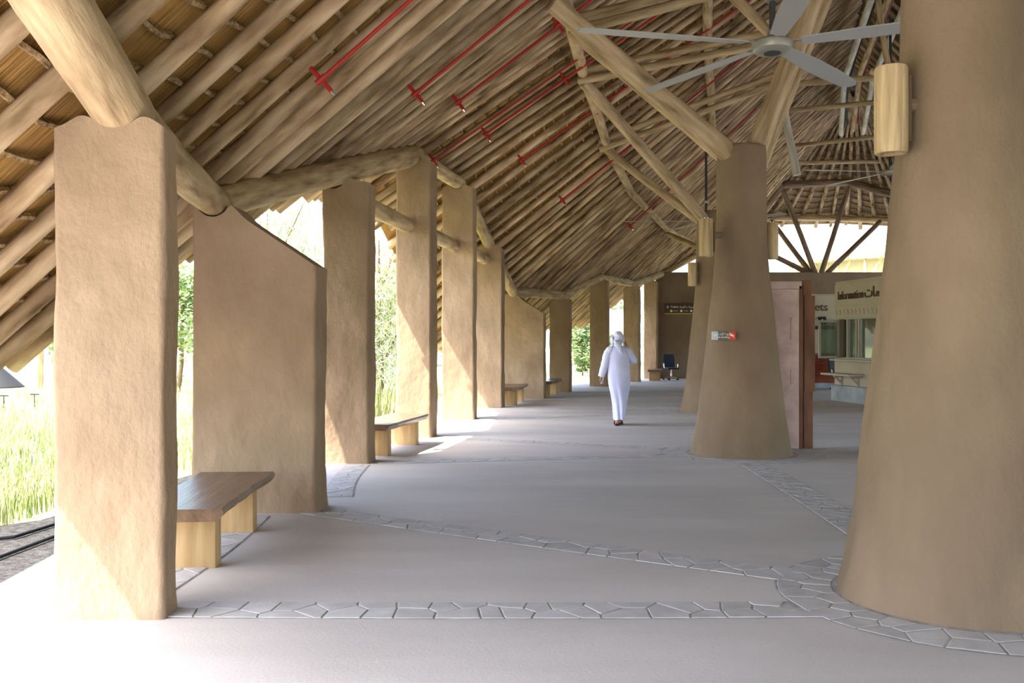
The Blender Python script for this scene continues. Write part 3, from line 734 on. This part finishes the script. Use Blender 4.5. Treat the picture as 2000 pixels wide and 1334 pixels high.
# ------------------------------------------------------------------ rusty etched door beside the second column
d = thing('etched_metal_door', 'tall pinkish etched metal door beside the no-smoking column', 'door', (3.6, 13.45, 0))
MB().box((0, 0, 1.17), (1.16, .06, 2.32), .004).build('panel', 'rust_panel', d)
MB().box((0, .02, 2.39), (1.24, .10, .11), .004).build('top_rail', 'rust_panel', d)
MB().box((.605, .01, 1.19), (.05, .08, 2.38), .004).build('edge_strip', 'rust', d)
for x, z0, z1 in ((.50, 1.6, 1.92), (.50, .95, 1.16)): MB().box((x-.02, -.036, (z0+z1)/2), (.045, .012, z1-z0), .003).build('pull_strip', 'rust_panel', d)
MB().box((-.53, -.05, 2.37), (.07, .06, .05), .004).build('roller', 'darkgrey', d)
post = thing('rusted_post', 'rust-brown square steel post beside the etched door', 'post', (4.33, 13.5, 0))
MB().box((-.01, 0, .42), (.13, .14, .84), .004).build('lower_section', 'rust', post)
MB().box((.005, 0, 1.54), (.155, .16, 1.40), .004).build('upper_sleeve', 'rust', post)
MB().box((-.015, .02, 2.35), (.12, .12, .24), .004).build('top_section', 'rust', post)

# ------------------------------------------------------------------ information booth
A = Vector((8.59, 24.57, 0)); dv = Vector((.137, -.9906, 0)).normalized(); nin = Vector((.9906, .137, 0)).normalized()
BM = Matrix(((dv.x, nin.x, 0, A.x), (dv.y, nin.y, 0, A.y), (0, 0, 1, 0), (0, 0, 0, 1)))
booth = thing('information_booth', 'cream plaster information booth with grey base', 'booth'); booth.matrix_world = BM
booth.rotation_euler = BM.to_euler(); booth.location = A
# mirrored frame check: local x = along wall towards camera, local y = inwards
w = MB(); w.box((2.0, .1, .76), (4.0, .2, .68), .03); w.box((2.0, .1, 2.63), (4.0, .2, .95), .06); w.box((.14, .1, 1.62), (.28, .2, 1.12), .02); w.box((3.1, .1, 1.62), (1.8, .2, 1.12), .02); w.build('front_wall', 'cream', booth)
MB().box((.1, 1.7, 1.55), (.2, 3.2, 3.1), .04).build('end_wall', 'cream', booth)
MB().box((2.0, 3.2, 1.55), (4.0, .2, 3.1), .04).build('rear_wall', 'cream', booth)
MB().box((2.0, 1.6, 3.12), (3.9, 3.2, .06), .02).build('top_slab', 'cream', booth)
MB().box((1.98, .05, .21), (4.08, .24, .42), .015).build('dado', 'dado', booth)
wf = MB(); wf.box((1.25, .03, 2.17), (1.95, .10, .06)); wf.box((1.25, .03, 1.13), (1.95, .10, .06))
for x in (.31, .72, 1.18, 1.30, 2.18): wf.box((x, .03, 1.65), (.06, .10, 1.0))
wfo = wf.build('window_frame', 'winframe', booth)
for x0, x1 in ((.34, .69), (.75, 1.15), (1.33, 2.15)): MB().box(((x0+x1)/2, .06, 1.65), (x1-x0, .012, .98)).build('pane', 'glass', wfo)
MB().box((1.25, -.10, 1.09), (2.1, .30, .04), .008).build('sill', 'winframe', booth)
sash = MB(); sash.box((.30, -.30, 2.1), (.04, .56, .06)); sash.box((.30, -.30, 1.16), (.04, .56, .06)); sash.box((.30, -.04, 1.63), (.04, .06, .98)); sash.box((.30, -.56, 1.63), (.04, .06, .98))
so = sash.build('open_sash', 'winframe', booth); MB().box((.30, -.30, 1.63), (.01, .48, .9)).build('pane', 'glass', so)
MB().box((.48, -.02, 1.65), (.22, .05, 1.0), .004).build('shutter', 'windark', booth)
MB().box((.85, -.22, .72), (1.5, .44, .05), .006).build('counter_shelf', 'cream', booth)
for x in (.45, 1.3):
    b = MB(); b.box((x, -.12, .665), (.05, .24, .06)); b.box((x, -.02, .56), (.05, .05, .26)); b.tube([(x, -.22, .66), (x, -.02, .47)], .03, 6); b.build('bracket', 'winframe', booth)
for k in range(14): MB().tube([(.12+k*.2, -.006, 2.40), (.16+k*.2, -.012, 2.33), (.15+k*.2, -.006, 2.26)], [.012, .016, .006], 6).build('moulding_groove', 'winframe', booth)
MB().box((2.0, -.005, 2.5), (3.9, .03, .015)).build('moulding_line', 'winframe', booth)
LT = Matrix(((1, 0, 0, 0), (0, 0, -1, 0), (0, 1, 0, 0), (0, 0, 0, 1)))
text_mesh('english_lettering', 'Information', .31, 'letter', booth, Matrix.Translation((.88, -.015, 2.76)) @ LT, .012, 'CENTER', .90, 0)
text_mesh('arabic_lettering', AR_INFO, .36, 'letter', booth, Matrix.Translation((2.3, -.015, 2.78)) @ LT, .012, 'CENTER', 1.1, .004)

# tickets booth behind
tb = thing('tickets_booth', 'shaded cream tickets booth behind the rust-brown post', 'booth', (11.0, 31.0, 0))
w = MB(); w.box((.2, .1, 2.72), (4.2, .2, .78), .03); w.box((-1.8, .1, 1.2), (.2, .2, 2.4), .02); w.box((2.2, .1, 1.2), (.2, .2, 2.4), .02); w.build('front_wall', 'cream', tb)
MB().box((.2, 2.0, 1.5), (4.2, .15, 3.0), .02).build('rear_wall', 'cream', tb)
MB().box((.2, 1.05, 3.13), (4.2, 2.1, .06), .01).build('top_slab', 'cream', tb)
MB().box((.2, .12, .62), (3.8, .3, 1.0), .01).build('counter', 'redwood', tb)
MB().box((.2, .0, 1.15), (3.8, .55, .06), .01).build('counter_top', 'bench_top', tb)
MB().box((.2, .9, 2.05), (3.8, .3, .12), .01).build('shelf', 'darkgrey', tb)
MB().box((-.0, .0, .09), (4.2, .3, .18), .01).build('plinth', 'dado', tb)
text_mesh('lettering', 'Tickets', .38, 'letter', tb, at(-.93, -.01, 2.72), .01, 'CENTER', 1, .004)
sg = thing('pictogram_sign', 'small black square sign with white symbol under the tickets lettering', 'sign', (10.42, 30.96, 2.13))
MB().box((0, 0, .14), (.26, .03, .26), .003).build('board', 'black', sg)
g = MB(); g.lathe([(.05, 0), (.05, .008)], 20); o = g.build('symbol', 'white_ink', sg, loc=(0, -.018, .13), rot=(PI/2, 0, 0)); o.scale = (.55, 1.2, 1)

# ------------------------------------------------------------------ office chairs
def office_chair(x, y, rz, label, mat='navy'):
    c = thing('office_chair', label, 'chair', (x, y, 0), rz, 'office chairs on castors')
    MB().box((0, 0, .47), (.50, .48, .075), .03).build('seat', mat, c)
    b = MB(); 
    for i in range(1): b.box((0, .26, .78), (.46, .04, .52), .018, Matrix.Rotation(-.16, 3, 'X'))
    b.build('backrest', mat, c)
    f = MB()
    for sx in (-1, 1): f.tube([(sx*.235, .215, .52), (sx*.245, .265, .80), (sx*.22, .305, 1.03)], .014, 8)
    f.tube([(-.22, .305, 1.03), (.22, .305, 1.03)], .014, 8); f.build('back_frame', 'black', c)
    for sx in (-1, 1):
        a = MB(); a.tube([(sx*.26, .05, .45), (sx*.31, .05, .52), (sx*.31, .05, .66)], .018, 8); a.build('arm_post', 'chrome', c)
        MB().box((sx*.31, .02, .675), (.07, .26, .03), .012).build('armrest', 'black', c)
    MB().lathe([(.035, .12), (.035, .28), (.022, .29), (.022, .44)], 16).build('gas_lift', 'chrome', c)
    for k in range(5):
        a = 2*PI*k/5+.3; ca, sa = math.cos(a), math.sin(a)
        l = MB().tube([(0, 0, .13), (ca*.16, sa*.16, .115), (ca*.31, sa*.31, .085)], [.03, .024, .018], 8).build('base_leg', 'chrome', c)
        w = MB(); w.tube([(ca*.31-sa*.025, sa*.31+ca*.025, .03), (ca*.31+sa*.025, sa*.31-ca*.025, .03)], .03, 12); w.tube([(ca*.31, sa*.31, .09), (ca*.31, sa*.31, .04)], .012, 6); w.build('castor', 'black', l)
office_chair(6.5, 37.6, .25, 'dark blue office chair against the end wall')
office_chair(7.85, 37.6, -.3, 'dark office chair peeking out behind the flaring columns')
office_chair(10.75, 30.2, .4, 'black office chair in front of the tickets counter', 'black')

# ------------------------------------------------------------------ the walking man (walks away from the camera, +y)
def skin_obj(name, verts, edges, radii, root_i, mat, parent, sub=2):
    me = bpy.data.meshes.new(name); me.from_pydata(verts, edges, []); me.update()
    o = link(name, me, parent); me.materials.append(M[mat])
    md = o.modifiers.new('skin', 'SKIN'); md.use_smooth_shade = True
    for i, r in enumerate(radii):
        sv = me.skin_vertices[0].data[i]; sv.radius = (r, r) if not isinstance(r, tuple) else r; sv.use_root = (i == root_i)
    ms = o.modifiers.new('subdivision', 'SUBSURF'); ms.levels = sub; ms.render_levels = sub
    return o
man = thing('person', 'man in long white robe and white headscarf walking away, holding phone to ear', 'person', (2.0, 17.3, 0))
V, Ed, Rd = [], [], []
def jv(p, r, par=None):
    V.append(p); Rd.append(r)
    if par is not None: Ed.append((par, len(V)-1))
    return len(V)-1
pel = jv((0, 0, .92), .13)
sp = jv((.0, .02, 1.12), .125, pel); ch = jv((0, .03, 1.30), .14, sp); nk0 = jv((0, .02, 1.455), .06, ch); nk = jv((.0, .03, 1.52), .052, nk0)
hd = jv((0.005, .05, 1.60), .078, nk); hd2 = jv((.005, .055, 1.665), .086, hd); hd3 = jv((.005, .05, 1.72), .06, hd2)
nose = jv((.02, .155, 1.62), .014, hd)
# left leg (rear, on the left), right leg (forward)
for sx, kx, ky, ax, ay, az, tx, ty in ((-1, -.045, .05, -.03, -.10, .09, -.04, .05), (1, .07, .12, .06, .17, .085, .07, .31)):
    h = jv((sx*.07, 0, .86), .085, pel); k = jv((kx, ky, .48), .06, h); c = jv(((kx+ax)/2, (ky+ay)/2-.01, .32), .044, k); a = jv((ax, ay, az), .036, c)
    he = jv((ax, ay-.04, .045), .034, a); f = jv((lerp(ax, tx, .6), lerp(ay, ty, .6), .04), .036, a); t = jv((tx, ty, .03), .024, f)
# left arm hanging
s = jv((-.17, .01, 1.405), .062, ch); e = jv((-.255, .0, 1.13), .046, s); w = jv((-.315, .05, .93), .030, e); pm = jv((-.325, .06, .875), .030, w)
for q, (dx, dy, l) in enumerate(((-.018, -.012, .07), (-.008, .012, .082), (.004, .022, .08), (.014, .012, .062))):
    a = jv((-.325+dx, .06+dy, .835), .010, pm); b = jv((-.325+dx+.02, .06+dy+.012, .835-l*.45), .009, a); jv((-.325+dx+.036, .06+dy+.004, .835-l*.7), .008, b)
a = jv((-.300, .075, .855), .011, pm); jv((-.283, .09, .825), .009, a)
# right arm bent, phone at ear
s = jv((.17, .01, 1.405), .062, ch); e = jv((.285, .08, 1.20), .048, s); w = jv((.165, .19, 1.475), .030, e); pm = jv((.135, .165, 1.545), .030, w)
for q in range(4):
    a = jv((.122, .125-q*.005+.016*(q-1.5), 1.58+.012*(1.5-q)), .010, pm); b = jv((.112, .095+.012*(q-1.5), 1.60+.014*(1.5-q)), .009, a); jv((.098, .075+.01*(q-1.5), 1.60+.014*(1.5-q)), .008, b)
a = jv((.128, .14, 1.60), .011, pm); jv((.112, .12, 1.635), .009, a)
body = skin_obj('body', V, Ed, Rd, 0, 'skin', man, 2)
# robe: lofted rings with folds
def loft(name, rings, mat, parent, closed_top=True, thick=.006, n=48):
    vs, fs = [], []
    for (cx, cy, z, rx, ry, fold, ph) in rings:
        for j in range(n):
            th = 2*PI*j/n
            k = 1+fold*(math.sin(th*5+ph)*.6+math.sin(th*9+ph*1.7)*.4)
            vs.append((cx+rx*k*math.cos(th), cy+ry*k*math.sin(th), z+.01*fold*10*math.sin(th*3+ph)))
    m = len(rings)
    for i in range(m-1):
        for j in range(n): fs.append((i*n+j, i*n+(j+1) % n, (i+1)*n+(j+1) % n, (i+1)*n+j))
    if closed_top: fs.append(tuple((m-1)*n+j for j in range(n)))
    o = mesh(name, vs, fs, mat, parent, True)
    sol = o.modifiers.new('cloth', 'SOLIDIFY'); sol.thickness = thick
    ms = o.modifiers.new('smooth', 'SUBSURF'); ms.levels = 1; ms.render_levels = 1
    return o
robe = loft('robe', [(.015, .03, .10, .104, .215, .12, .3), (.015, .03, .16, .108, .22, .13, .5), (.02, .03, .30, .120, .20, .13, .9), (.02, .02, .46, .140, .185, .11, 1.3), (.015, .02, .60, .172, .18, .08, 1.8),
    (.012, .015, .74, .20, .17, .04, 2.2), (.01, .01, .86, .214, .165, .028, 2.6), (.008, .01, 1.0, .208, .155, .02, 3.0), (.005, .015, 1.15, .202, .15, .018, 3.4), (.002, .02, 1.28, .205, .15, .014, 3.8),
    (.0, .02, 1.38, .205, .135, .01, 4.0), (0, .02, 1.44, .175, .11, .006, 4.0), (0, .025, 1.475, .11, .085, .003, 4), (0, .03, 1.505, .068, .068, 0, 4)], 'white_cloth', man)
def sleeve(name, pts, rads, parent, seed):
    mb = MB(); P = []; R = []
    for i in range(len(pts)-1):
        for k in range(5):
            f = k/5; P.append(Vector(pts[i]).lerp(Vector(pts[i+1]), f)); R.append(lerp(rads[i], rads[i+1], f)*(1+.06*math.sin(i*5+k*2.1+seed)))
    P.append(Vector(pts[-1])); R.append(rads[-1]); mb.tube(P, R, 16, True); return mb.build(name, 'white_cloth', parent, True, 60)
sleeve('sleeve', [(-.08, .015, 1.41), (-.15, .01, 1.40), (-.205, .01, 1.33), (-.26, .0, 1.12), (-.32, .05, .915)], [.07, .088, .085, .075, .062], man, 1)
sleeve('sleeve', [(.08, .015, 1.41), (.15, .015, 1.40), (.205, .03, 1.33), (.285, .08, 1.205), (.30, .11, 1.215), (.235, .15, 1.34), (.175, .185, 1.455)], [.07, .088, .085, .078, .072, .062, .052], man, 2)
# headscarf: wrapped dome with folds and a tail down the back
vs, fs = [], []; n = 40; lay = 16
for i in range(lay+1):
    f = i/lay; ph = f*PI*.5; z = 1.555+.205*math.sin(ph)**.9; rr = math.cos(ph)**.75 if i < lay else .02
    for j in range(n):
        th = 2*PI*j/n; k = 1+.05*math.sin(th*2+f*9)+.03*math.sin(f*26+th*1.5)
        back = math.exp(-((th-1.5*PI)/1.0)**2)
        front_cut = .075*max(0, math.sin(th))*(1-f)
        vs.append((.005+.108*rr*k*math.cos(th), .045+.122*rr*k*math.sin(th), z-.03*back*(1-f)+front_cut))
for i in range(lay):
    for j in range(n): fs.append((i*n+j, i*n+(j+1) % n, (i+1)*n+(j+1) % n, (i+1)*n+j))
fs.append(tuple(lay*n+j for j in range(n)))
scarf = mesh('headscarf', vs, fs, 'scarf', man, True); so_ = scarf.modifiers.new('cloth', 'SOLIDIFY'); so_.thickness = .008
vs, fs = [], []
tail = [(-.04, -.085, 1.60, .07), (-.03, -.115, 1.54, .075), (-.01, -.135, 1.47, .06), (.015, -.15, 1.40, .045), (.035, -.155, 1.34, .025), (.042, -.155, 1.315, .006)]
for (x, y, z, w) in tail:
    for j in range(12):
        th = 2*PI*j/12; vs.append((x+w*math.cos(th), y+.026*math.sin(th)+.012*math.sin(3*math.cos(th)+z*20), z))
for i in range(len(tail)-1):
    for j in range(12): fs.append((i*12+j, i*12+(j+1) % 12, (i+1)*12+(j+1) % 12, (i+1)*12+j))
fs.append(tuple(range(12))[::-1]); fs.append(tuple((len(tail)-1)*12+j for j in range(12)))
mesh('scarf_tail', vs, fs, 'scarf', scarf, True)
mesh('scarf_side', [(-.11+dx*.0+.02*math.sin(a), .03+.05*math.cos(a), z) for z in (1.66, 1.58, 1.50, 1.46) for a in [2*PI*j/10 for j in range(10)]], [(i*10+j, i*10+(j+1) % 10, (i+1)*10+(j+1) % 10, (i+1)*10+j) for i in range(3) for j in range(10)]+[tuple(range(10))[::-1], tuple(30+j for j in range(10))], 'scarf', scarf, True)
# sandals
for x, y, r in ((-.035, -.03, .0), (.065, .24, .0)):
    sh = MB().prism([(x-.04, y-.13), (x+.035, y-.13), (x+.045, y), (x+.05, y+.09), (x+.02, y+.14), (x-.025, y+.13), (x-.045, y+.05)], .0, .022).build('shoe', 'black', man, False)
    MB().tube([(x-.045, y+.04, .02), (x-.03, y+.05, .065), (x+.01, y+.05, .075), (x+.045, y+.05, .02)], [.016, .02, .02, .016], 8).build('strap', 'black', sh)
ph = MB().box((0, 0, .07), (.009, .07, .14), .003); po = ph.build('mobile_phone', 'black', None, loc=(2.0+.108, 17.3+.10, 1.545), rot=(-.35, 0, 0)); tag(po, 'dark mobile phone held to the walking man\'s ear', 'phone')
bt = thing('water_bottle', 'small clear water bottle in the walking man\'s left hand', 'bottle', (2.0-.305, 17.3+.075, .775))
MB().lathe([(.024, 0), (.027, .008), (.027, .10), (.024, .118), (.013, .132), (.013, .142)], 18).build('bottle_body', 'bottle', bt)
MB().lathe([(.0145, .14), (.0145, .156)], 14).build('cap', 'white_ink', bt)

# ------------------------------------------------------------------ garden
hz = [[(-9.0, 6.55, .0), (-6.5, 6.62, .0), (-4.9, 6.78, .0), (-4.0, 7.4, .0), (-3.75, 9.2, .0)], [(-9.0, 5.92, .0), (-6.0, 5.98, .0), (-4.6, 6.08, .0), (-3.75, 6.45, 0), (-3.62, 8.4, 0)]]
for k, (pts, lab) in enumerate(zip(hz, ('black irrigation hose on the gravel nearer the grass', 'black irrigation hose on the gravel nearer the paving'))):
    tag(MB().tube(pts, .014, 8).build('irrigation_hose', 'black'), lab, 'hose')
bin_ = thing('garden_lamp', 'dark grey garden lamp with conical cap poking in at the left edge', 'garden lamp', (-6.76, 12.0, -.06))
MB().lathe([(.37, 1.03), (.365, 1.045), (.02, 1.38), (.005, 1.385)], 24).build('cap', 'darkgrey', bin_, True, 20)
MB().lathe([(.05, 0), (.05, 1.1)], 12).build('stem', 'darkgrey', bin_)
for k, (x, y, lab) in enumerate([(-11.8, 21.4, 'leftmost small black sprinkler stake in the grass'), (-11.4, 22.0, 'small black sprinkler stake just left of the nearest pillar'), (-12.0, 33.5, 'sprinkler stake seen between the nearest pillar and the slope-topped wall')]):
    st = thing('sprinkler_stake', lab, 'sprinkler', (x, y, -.06), 0, 'sprinkler stakes in the lawn')
    MB().lathe([(.035, 0), (.035, .12), (.012, .13), (.012, .36)], 10).build('riser', 'black', st)
    MB().box((0, 0, .37), (.20, .05, .025), .005).build('spray_head', 'black', st)
tag(MB().lathe([(.13, -.06), (.12, 1.6), (.11, 2.4)], 14).build('timber_post', 'log', loc=(-16.4, 32, 0)), 'pale timber post far off in the garden left of the nearest pillar', 'post')
bn = thing('hanging_banner', 'pale grey banner on posts outside beyond the walking man', 'banner', (6.8, 60, -.06))
MB().box((0, 0, 2.9), (.9, .03, 1.6), .005).build('cloth', 'winframe', bn)
for sx in (-1, 1): MB().tube([(sx*.48, 0, 0), (sx*.48, 0, 3.8)], .03, 8).build('post', 'darkgrey', bn)

def grass(name, n, region, hrange, seed, label, mat='grass'):
    rg = random.Random(seed); vs, fs = [], []
    for _ in range(n):
        p = region(rg)
        if p is None: continue
        x, y = p; h = rg.uniform(*hrange); a = rg.uniform(0, 2*PI); w = h*.012+.0025; lx, ly = math.cos(a)*h*rg.uniform(.1, .6), math.sin(a)*h*rg.uniform(.1, .6); b = len(vs)
        px, py = -math.sin(a)*w, math.cos(a)*w
        vs += [(x-px, y-py, -.06), (x+px, y+py, -.06), (x+lx*.35+px*.8, y+ly*.35+py*.8, h*.6), (x+lx*.35-px*.8, y+ly*.35-py*.8, h*.6), (x+lx, y+ly, h*.95)]
        fs += [(b, b+1, b+2, b+3), (b+3, b+2, b+4)]
    o = mesh(name, vs, fs, mat); return tag(o, label, 'grass', kind='stuff')
def edge_x(y):
    for (x0, y0), (x1, y1) in zip(left_edge, left_edge[1:]):
        if y0 <= y <= y1: return lerp(x0, x1, (y-y0)/(y1-y0))
    return left_edge[0][0] if y < left_edge[0][1] else left_edge[-1][0]
def reg_near(rg):
    y = 6.9+13*rg.random()**1.6; x = edge_x(y)-.95-rg.random()*(2.5+.55*y)
    if x > -5.2 and y < 7.3: return None
    return x, y
def reg_far(rg):
    y = 18+22*rg.random(); x = edge_x(y)-.8-rg.random()*(6+.35*y); return x, y
grass('lawn_grass', 42000, reg_near, (.07, .24), 5, 'pale sunlit grass growing along the hall beyond the gravel')
grass('meadow_grass', 16000, reg_far, (.10, .28), 6, 'far sunlit meadow grass behind the pillars')
def clump(c, r, n, h, seed, label):
    return grass('tall_grass_clump', n, lambda rg: (c[0]+rg.gauss(0, r), c[1]+rg.gauss(0, r)), h, seed, label)
clump((-3.2, 19.2), .4, 260, (.5, 1.1), 8, 'tall green leafy clump behind the second bench')

def tree(name, x, y, z0, z1, rx, label, nleaf, leafsize, mat, seed, trunk=.1, droop=0, lean=0):
    root = thing(name, label, 'tree' if z1 > 2.6 else 'shrub', (x, y, -.06), 0, 'trees and shrubs outside the hall')
    rg = random.Random(seed); tb = MB(); zc = (z0+z1)/2
    tb.tube([(0, 0, 0), (lean*.3+.05, .03, z0*.6), (lean*.7, .0, zc), (lean, 0, lerp(zc, z1, .6))], [trunk, trunk*.85, trunk*.55, trunk*.15], 8)
    br = []
    for k in range(9):
        a = rg.uniform(0, 2*PI); zz = rg.uniform(z0*.8, zc); e = (math.cos(a)*rx*.7+lean*.7, math.sin(a)*rx*.7, zz+rg.uniform(.2, .5)*(z1-z0)); br.append(e)
        tb.tube([(lean*.5, 0, zz), ((lean*.5+e[0])/2, e[1]/2, (zz+e[2])/2+.1), e], [trunk*.4, trunk*.25, trunk*.08], 6)
    tb.build('trunk', 'bark', root)
    vs, fs = [], []
    cl = [(rg.gauss(0, .42)*rx+lean*.8, rg.gauss(0, .42)*rx, zc+rg.gauss(0, .26)*(z1-z0)) for _ in range(46)]
    for _ in range(nleaf):
        c = cl[rg.randrange(len(cl))]; s = rx*.20
        p = Vector((c[0]+rg.gauss(0, s), c[1]+rg.gauss(0, s), c[2]+rg.gauss(0, s*.9)-(abs(rg.gauss(0, droop)) if droop else 0)))
        if p.z < z0*.55 or p.z > z1+.2: continue
        a = Vector((rg.gauss(0, 1), rg.gauss(0, 1), rg.gauss(0, .6)-(1.5 if droop else 0))).normalized(); b = a.orthogonal().normalized()
        l = leafsize*rg.uniform(.7, 1.4); w = l*(.16 if droop else .4); k = len(vs)
        vs += [p-a*l, p+b*w, p+a*l, p-b*w]; fs.append((k, k+1, k+2, k+3))
    f = mesh('foliage', vs, fs, mat, root); f['kind'] = 'stuff'
tree('leafy_tree', -10.7, 29.5, 1.6, 4.2, 1.6, 'green leafy tree seen between the nearest pillar and the slope-topped wall', 5200, .09, 'leaf', 21, .09, 0, .2)
tree('feathery_tree', -7.3, 27.5, 1.2, 6.6, 2.0, 'pale feathery tree above the near slope-topped wall', 9000, .10, 'leaf_pale', 22, .12, .35)
tree('drooping_tree', -3.9, 27.0, .6, 5.6, 1.5, 'drooping pale green tree left of the tallest pillars', 9000, .10, 'leaf_pale', 23, .12, .5)
tree('garden_shrub', 3.3, 43.5, .3, 2.9, 1.0, 'green shrub seen beyond the low far pillar', 4200, .09, 'leaf', 24, .05)
tree('far_tree', 7.3, 66, 1, 5.2, 2.6, 'pale distant tree beyond the pillars beside the walking man', 4200, .16, 'leaf_pale', 25, .15)
tree('far_tree', -17.2, 36, 1.2, 4.8, 2.0, 'hazy distant tree at the left edge of the garden', 4200, .13, 'leaf', 26, .12)
tree('far_tree', -6.0, 62, .8, 7.5, 3.6, 'hazy distant tree behind the drooping one', 6000, .18, 'leaf_pale', 27, .2)

# ------------------------------------------------------------------ neighbouring round building beyond the open gable
nb = thing('round_thatched_building', 'pale distant thatched building with timber lattice seen through the open gable', 'building', (35.5, 84, 0))
n = 40; vs = [(0, 0, 15.2)]+[(9.6*math.cos(2*PI*k/n), 9.6*math.sin(2*PI*k/n), 8.9) for k in range(n)]+[(9.4*math.cos(2*PI*k/n), 9.4*math.sin(2*PI*k/n), 8.5) for k in range(n)]
fs = [(0, 1+k, 1+(k+1) % n) for k in range(n)]+[(1+k, n+1+k, n+1+(k+1) % n, 1+(k+1) % n) for k in range(n)]+[tuple(n+1+k for k in range(n))]
mesh('thatch_cone', vs, fs, 'thatch_out', nb)
MB().lathe([(7.0, 0), (7.0, 8.6)], 40).build('drum_wall', 'cream', nb)
for k in range(22):
    a = 2*PI*k/22; c, s_ = math.cos(a), math.sin(a); c2, s2 = math.cos(a+.14), math.sin(a+.14)
    MB().tube([(9.0*c, 9.0*s_, 0), (9.0*c, 9.0*s_, 8.6)], .15, 6).build('post', 'log', nb)
    MB().tube([(8.9*c, 8.9*s_, 6.2), (8.9*c2, 8.9*s2, 8.5)], .13, 6).build('brace', 'log', nb)
    MB().tube([(9.9*c2, 9.9*s2, 8.45), (7.0*c2, 7.0*s2, 10.2)], .11, 6).build('rafter_tail', 'log', nb)
MB().tube([(9.0*math.cos(2*PI*k/40), 9.0*math.sin(2*PI*k/40), 8.6) for k in range(41)], .16, 6).build('ring_beam', 'log', nb)
